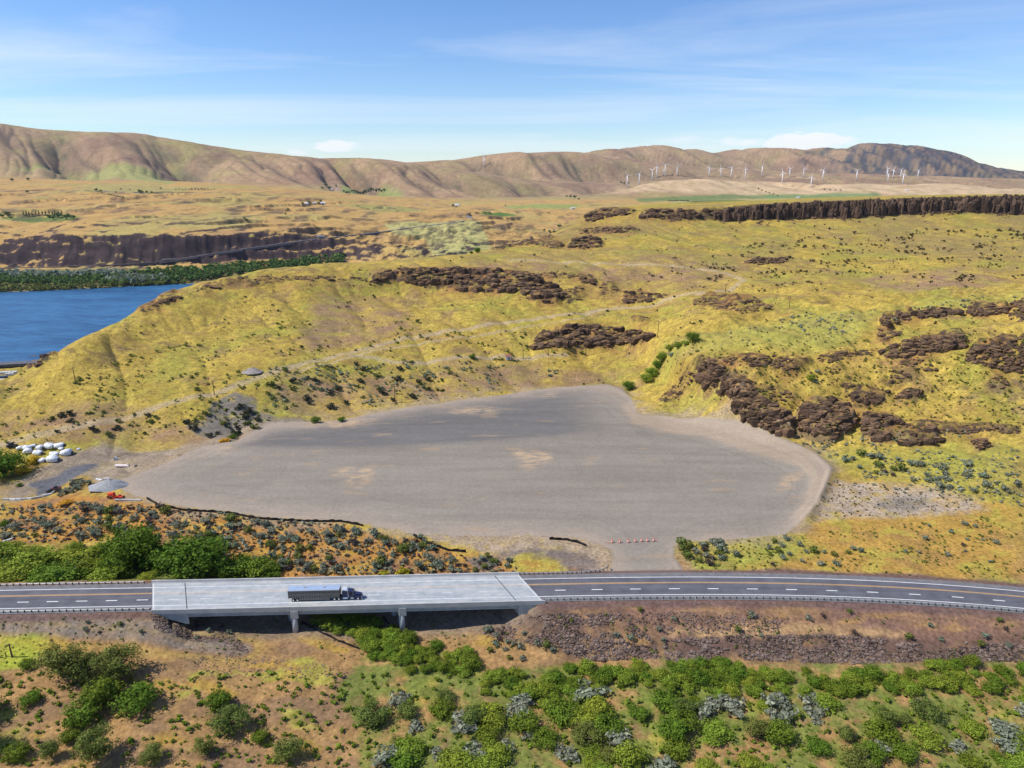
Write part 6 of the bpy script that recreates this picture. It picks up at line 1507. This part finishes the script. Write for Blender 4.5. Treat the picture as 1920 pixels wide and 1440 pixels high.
# ------------------------------------------------------------------ wind turbines
tw = mat('turbine_white', (.82, .82, .83), .45, .03, 1)
def turbine():
    root = empty('wind_turbine', (0, 0, 0))
    MB().tube((0, 0, -3), (0, 0, 80), 3.6, 2.5, 14).build('tower', tw, root, smooth=True)
    MB().box((0, 1.5, 81.5), (4.2, 11, 4.2)).build('nacelle', tw, root, bevel=.6)
    hub = empty('rotor', (0, -5.5, 81.5)); hub.parent = root
    MB().tube((0, 1.5, 0), (0, -2.2, 0), 2.2, .9, 12).build('hub', tw, hub, smooth=True)
    bm = MB(); rings = []
    for k in range(9):
        f = k / 8; r_ = 1.5 + f * 36; c = (3.4 if k else 2.0) * (1 - .78 * f) * (1 if k != 1 else 1.15); th = .95 * (1 - .8 * f)
        rings.append([(-c*.35, -th*.5, r_), (c*.2, -th*.6, r_), (c*.65, 0, r_), (c*.2, th*.5, r_), (-c*.35, th*.5, r_)])
    me = bm.strip(rings).mesh('blade', tw)
    for i in range(3):
        b = link('blade', me, hub); b.rotation_euler = (0, math.radians(120 * i), 0)
    return root
TB = [(1175.6,351,330),(1198,346.5,327),(1222.5,339,320),(1231,333,314),(1243,330.6,319),(1246.5,330,310.6),(1269,330,313),(1329,331.5,315),(1351,331.5,316),(1370.6,333.7,315),(1397,335.6,317.5),(1428,331,313),(1466,344,324.7),(1480,333,317),(1506,332.5,317),(1520,351,332.5),(1542,338.8,320),(1605,338.8,320.6),(1662.5,334.7,317),(1664,342,327),(1673.8,334.7,319),(1688,333.8,319),(1692,345.6,327),(1720,334.7,320),(908,314,294),(804,307,298),(905.5,296,288),(920,295,288)]
ORD = ['first', 'second', 'third', 'fourth', 'fifth', 'sixth', 'seventh', 'eighth', 'ninth', 'tenth', 'eleventh', 'twelfth', 'thirteenth', 'fourteenth', 'fifteenth', 'sixteenth', 'seventeenth', 'eighteenth', 'nineteenth', 'twentieth', 'twenty first', 'twenty second', 'twenty third', 'twenty fourth']
t0 = turbine()
LT = ['white wind turbine standing alone on the slope of the middle ridge', 'tiny wind turbine farthest left on the skyline', 'small wind turbine on the skyline just left of its twin', 'small wind turbine on the skyline just right of its twin']
for i, (u, vb, vh) in enumerate(TB):
    o = t0 if i == 0 else copy_tree(t0)
    p = gp(u, vb, 3000); h = (vb - vh) * px_m(p)
    o.location = p; s = max(.45, min(1.9, h / 81)); o.scale = (s,) * 3
    o.rotation_euler = (0, 0, RR.uniform(-.9, .2))
    for ch in o.children:
        if ch.name.startswith('rotor'): ch.rotation_euler = (0, RR.uniform(0, 2.1), 0)
    lab = LT[i - 24] if i >= 24 else 'white wind turbine in the valley, %s from the left of that row' % ORD[i]
    tag(o, lab, 'wind turbine', 'wind turbines')

# ------------------------------------------------------------------ far shore: trees, farms, highway
FT = []
for i, (kd, n, lf, R3) in enumerate((('far_green', 260, .16, (1, 1, .9)), ('silver', 260, .16, (1, 1, .75)), ('far_green', 220, .15, (.5, .5, 1.3)))):
    FT.append(plant_tpl('f', kd, 900 + i, n, lf, 12, R3, trunk=.15))
BT = [leafy(950 + i, 46, .26, 9, (1, 1, .85)) for i in range(5)]
def wood_strip(px, n, wr, m, seed, label, ymin, name='riverside_wood', hs=1.0):
    r = np.random.default_rng(seed); u, v = sample_poly(px, n, r); P = g3(u, v, ymin); mp = depth_of(P[:, 1], P[:, 2]) / F
    s = (wr[0] + (wr[1] - wr[0]) * r.random(len(P))) * mp / 2
    o = scatter_mesh(name, P, s, BT, m, np.full(len(P), hs), seed); tag(o, label, 'wood', None, 'stuff')
YM = 1300
wood_strip([(-40,526),(100,522),(220,522),(250,516),(320,508),(380,506),(460,500),(560,492),(640,486),(640,496),(500,512),(400,524),(300,534),(150,536),(-40,538)], 700, (11, 21), LM['far_green'], 961, 'dark green trees filling the far river bank', YM)
wood_strip([(-40,520),(60,518),(130,520),(250,516),(250,522),(120,526),(-40,526)], 200, (14, 25), LM['silver'], 962, 'silvery willows at the back of the far bank', YM)
wood_strip([(200,530),(220,524),(310,524),(312,532),(250,536)], 90, (14, 22), LM['silver'], 963, 'silvery willows leaning over the far waterline', YM)
wood_strip([(-40,540),(100,537),(240,533),(340,528),(345,533),(200,541),(60,547),(-40,550)], 230, (8, 14), LM['olive'], 964, 'olive bank shrubs along the far waterline', YM)
def far_tree(u, v, w, k, label, hs=1.0, ymin=1300, group='trees on the far shore'):
    p = gp(u, v, ymin); s = w * px_m(p) / 2; plant('far_tree', FT[k], p, (s, s, s * hs), RR.uniform(0, 6), label, 'tree', group)
for i, u in enumerate(range(44, 122, 6)): far_tree(u + RR.uniform(-1, 1), 404 + RR.uniform(-1, 2), 7, 2, 'pointed dark tree in the windbreak row on the left plateau', 1.1)
for u, v, w in ((110,409,22),(125,411,22),(138,411,16),(100,412,16),(92,408,12),(15,404,16),(5,408,16),(22,410,10)): far_tree(u, v, w, 0, 'round tree in the grove beside the windbreak on the left plateau', .6)
for u, v, w in ((23,340,9),(53,339,9),(52,362,8),(227,356,5),(217,362,5),(262,362,10),(267,363,9),(275,362,7),(284,363,7),(302,355,6),(180,359,9),(190,361,8),(243,357,4)): far_tree(u, v, w, 0, 'small dark tree dotted along the far plateau road', .8, 1900)
for u in range(205, 232, 5): far_tree(u, 366 + (u - 205) * .2, 6, 0, 'dark tree in the diagonal hedge on the left plateau', .6, 1900)
for u in range(330, 405, 6): far_tree(u, 356 + RR.uniform(-1, 1), RR.uniform(3.5, 6), 0, 'tree of the hedge line at the foot of the left hills', .7, 1900)
for u in range(645, 722, 5): far_tree(u, 358 + RR.uniform(-1, 3) + (6 if u < 690 else 0) * RR.random(), RR.uniform(6, 9), 0, 'dark tree of the shelter wood at the foot of the middle hills', .8, 2500)
for u, v, w in ((567,384,7),(580,383,9),(598,384,7),(606,386,6),(601,380,8),(612,350,9),(618,356,9),(605,355,7),(630,351,6),(458,411,6),(462,414,7),(538,398,6),(535,403,6),(540,395,7)): far_tree(u, v, w, 0, 'tree among the small farm buildings across the river', .9, 1900)
for u, v, w in ((1165,344,6),(1170,346,7),(1178,345,6),(1070,371,8),(1078,372,9),(1085,375,6),(1062,370,6),(850,388,8),(855,390,6),(948,387,5),(1048,428,12),(1056,432,12),(1064,428,12),(1072,434,12),(1040,438,10),(1080,430,10),(1030,436,8),(1020,434,8)): far_tree(u, v, w, 0, 'dark tree in the side valley beyond the mesa tip', .8, 1900)
for u in list(range(1255, 1292, 5)): far_tree(u, 378, 6, 0, 'dark tree of the flat wood on the green fields', .7, 2500)
for u in list(range(1406, 1432, 5)): far_tree(u, 376, 6, 0, 'dark tree of the small block in the green fields', .7, 2500)
for u, v in ((1422,355),(1428,358),(1436,361),(1442,363),(1450,365),(1458,368),(1478,374),(1486,374),(1500,373),(1546,356),(1556,357),(1566,358),(1576,358)): far_tree(u, v, 5, 0, 'tree beside the fields below the wind turbines', .7, 2500)
def farm(u, v, L, m, label, ymin=1900):
    p = gp(u, v, ymin); root = empty('farm_building', p, RR.uniform(-.3, .3)); tag(root, label, 'building', 'farm buildings across the river'); W = L * .5; h = L * .28
    MB().box((0, 0, h / 2), (L, W, h)).build('wall', m, root)
    MB().hexa([(-L*.53,-W*.55,h),(L*.53,-W*.55,h),(L*.53,W*.55,h),(-L*.53,W*.55,h),(-L*.52,-.1,h*1.6),(L*.52,-.1,h*1.6),(L*.52,.1,h*1.6),(-L*.52,.1,h*1.6)]).build('roof', rfm, root)
    MB().box((L*.1, -W*.51, h*.35), (L*.12, .2, h*.7)).build('door', wood, root)
rfm = mat('pale_metal_roof', (.55, .56, .58), .5, .1)
for u, v, L, l in ((575,383,16,'grey roofed farm building, leftmost of the group on the plateau'), (590,382,14,'white farm building in the middle of the plateau group'), (606,383,20,'long white farm building right of the plateau group'), (622,356,16,'white house among dark trees under the hills'), (632,356,14,'grey house right of the white one under the hills'), (857,386,22,'white shed beside the bend of the far highway'), (1074,392,18,'small white shed on the brown slope beyond the mesa tip'), (1497,372,20,'pale farmhouse beside the green fields'), (1700,358,18,'tiny pale building on the plain under the right hand turbines')):
    farm(u, v, L, wrap, l)
# far highway
def far_road(px, width, name, ymin, lift=.6, m=None):
    p = np.array(px, float); U = []; V = []
    for i in range(len(p) - 1):
        n = max(2, int(abs(p[i+1, 0] - p[i, 0]) / 4))
        for k in range(n): q = p[i] + (p[i+1] - p[i]) * k / n; U.append(q[0]); V.append(q[1])
    P = g3(U, V, ymin)
    for _ in range(6): P[1:-1, 2] = np.maximum(P[1:-1, 2] * .4, 0) * 0 + (P[:-2, 2] + P[2:, 2]) / 2 * .5 + P[1:-1, 2] * .5; P[1:-1, 1] = (P[:-2, 1] + P[2:, 1]) * .25 + P[1:-1, 1] * .5
    rings = []
    for i, q in enumerate(P):
        d = P[min(i+1, len(P)-1)] - P[max(i-1, 0)]; n = Vector((-d[1], d[0], 0)).normalized(); c = Vector(q) + Vector((0, 0, lift))
        rings.append([c - n * width/2 - Vector((0, 0, 6)), c + n * width/2 - Vector((0, 0, 6)), c + n * width/2, c - n * width/2])
    o = MB().strip(rings).build(name, m or MATS['far_asphalt']); tag(o, kind='structure'); return P
mat('far_asphalt', (.17, .16, .17), .9, .1, .05)
FR = far_road([(300,490),(330,486),(400,475),(480,463),(560,452),(640,443),(720,434),(760,428),(820,421),(870,415),(884,408),(875,403),(862,400)], 12, 'far_highway', 1750, .6)
far_road([(-40,362),(80,356),(170,358),(300,362),(420,360)], 10, 'plateau_road', 2400, 1.0)
far_road([(0,503),(120,500),(230,496),(300,491)], 7, 'railway_bed', 1500, 1.0, mat('railway_ballast', (.14, .11, .10), .9, .1, .1))
# viaduct where the far highway starts
def viaduct():
    p = gp(322, 490, 1600); root = empty('far_viaduct', p, .55); tag(root, 'small dark highway overpass across the river', 'overpass')
    MB().box((0, 0, 6), (44, 12, 1.6)).build('deck', MATS['far_asphalt'], root)
    for x in (-14, 6, 22): MB().box((x, 0, 2.4), (1.5, 9, 5.5)).build('pier', conc2, root)
viaduct()
def far_truck(u, v, l, L=18):
    p = gp(u, v, 1750); root = empty('far_truck', (p.x, p.y, p.z + 2.5), .5); tag(root, l, 'truck', 'trucks on the far highway')
    MB().box((-1, 0, 2.4), (L, 2.8, 3.4)).build('trailer', wrap, root); MB().box((L/2 + 1.2, 0, 1.8), (3, 2.6, 2.8)).build('cab', wrap, root)
    for x in (-L*.35, L*.2, L*.5): MB().tube((x, -1.4, .5), (x, 1.4, .5), .5, n=10).build('wheel', tyre, root)
far_truck(601, 446, 'white truck on the highway across the river')
far_truck(801, 386, 'tiny blue white truck on the farthest stretch of highway', 16)

# ------------------------------------------------------------------ air
def haze():
    m = bpy.data.materials.new('haze'); m.use_nodes = True; nt = m.node_tree; nt.nodes.clear()
    v = nd(nt, 'ShaderNodeVolumePrincipled'); v.inputs['Color'].default_value = (.62, .74, 1.0, 1); v.inputs['Density'].default_value = 1.3e-5; v.inputs['Anisotropy'].default_value = .1
    o = nd(nt, 'ShaderNodeOutputMaterial'); nt.links.new(v.outputs[0], o.inputs['Volume'])
    zt = float(ZF.max()) + 60
    b = MB().box((0, 7400, (zt - 160) / 2), (48000, 15600, zt + 160)).build('haze', m); tag(b, 'thin blue haze over the valley', 'haze', None, 'stuff')
haze()
# alike things that are still told apart only by their place in a row
from collections import defaultdict
bylab = defaultdict(list)
for o in bpy.data.objects:
    if o.parent is None and 'label' in o and 'category' in o: bylab[o['label']].append(o)
for lab, os_ in bylab.items():
    if len(os_) < 2: continue
    os_.sort(key=lambda o: o.location.x / o.location.y)
    for i, o in enumerate(os_):
        w = 'leftmost' if i == 0 else 'rightmost' if i == len(os_) - 1 else (ORDW[i] + ' from left' if i < 20 else 'well to the right')
        o['label'] = lab + ', ' + w
        if len(o['label'].split()) > 16: print('LONG', o['label'])
print('objects', len(bpy.data.objects))
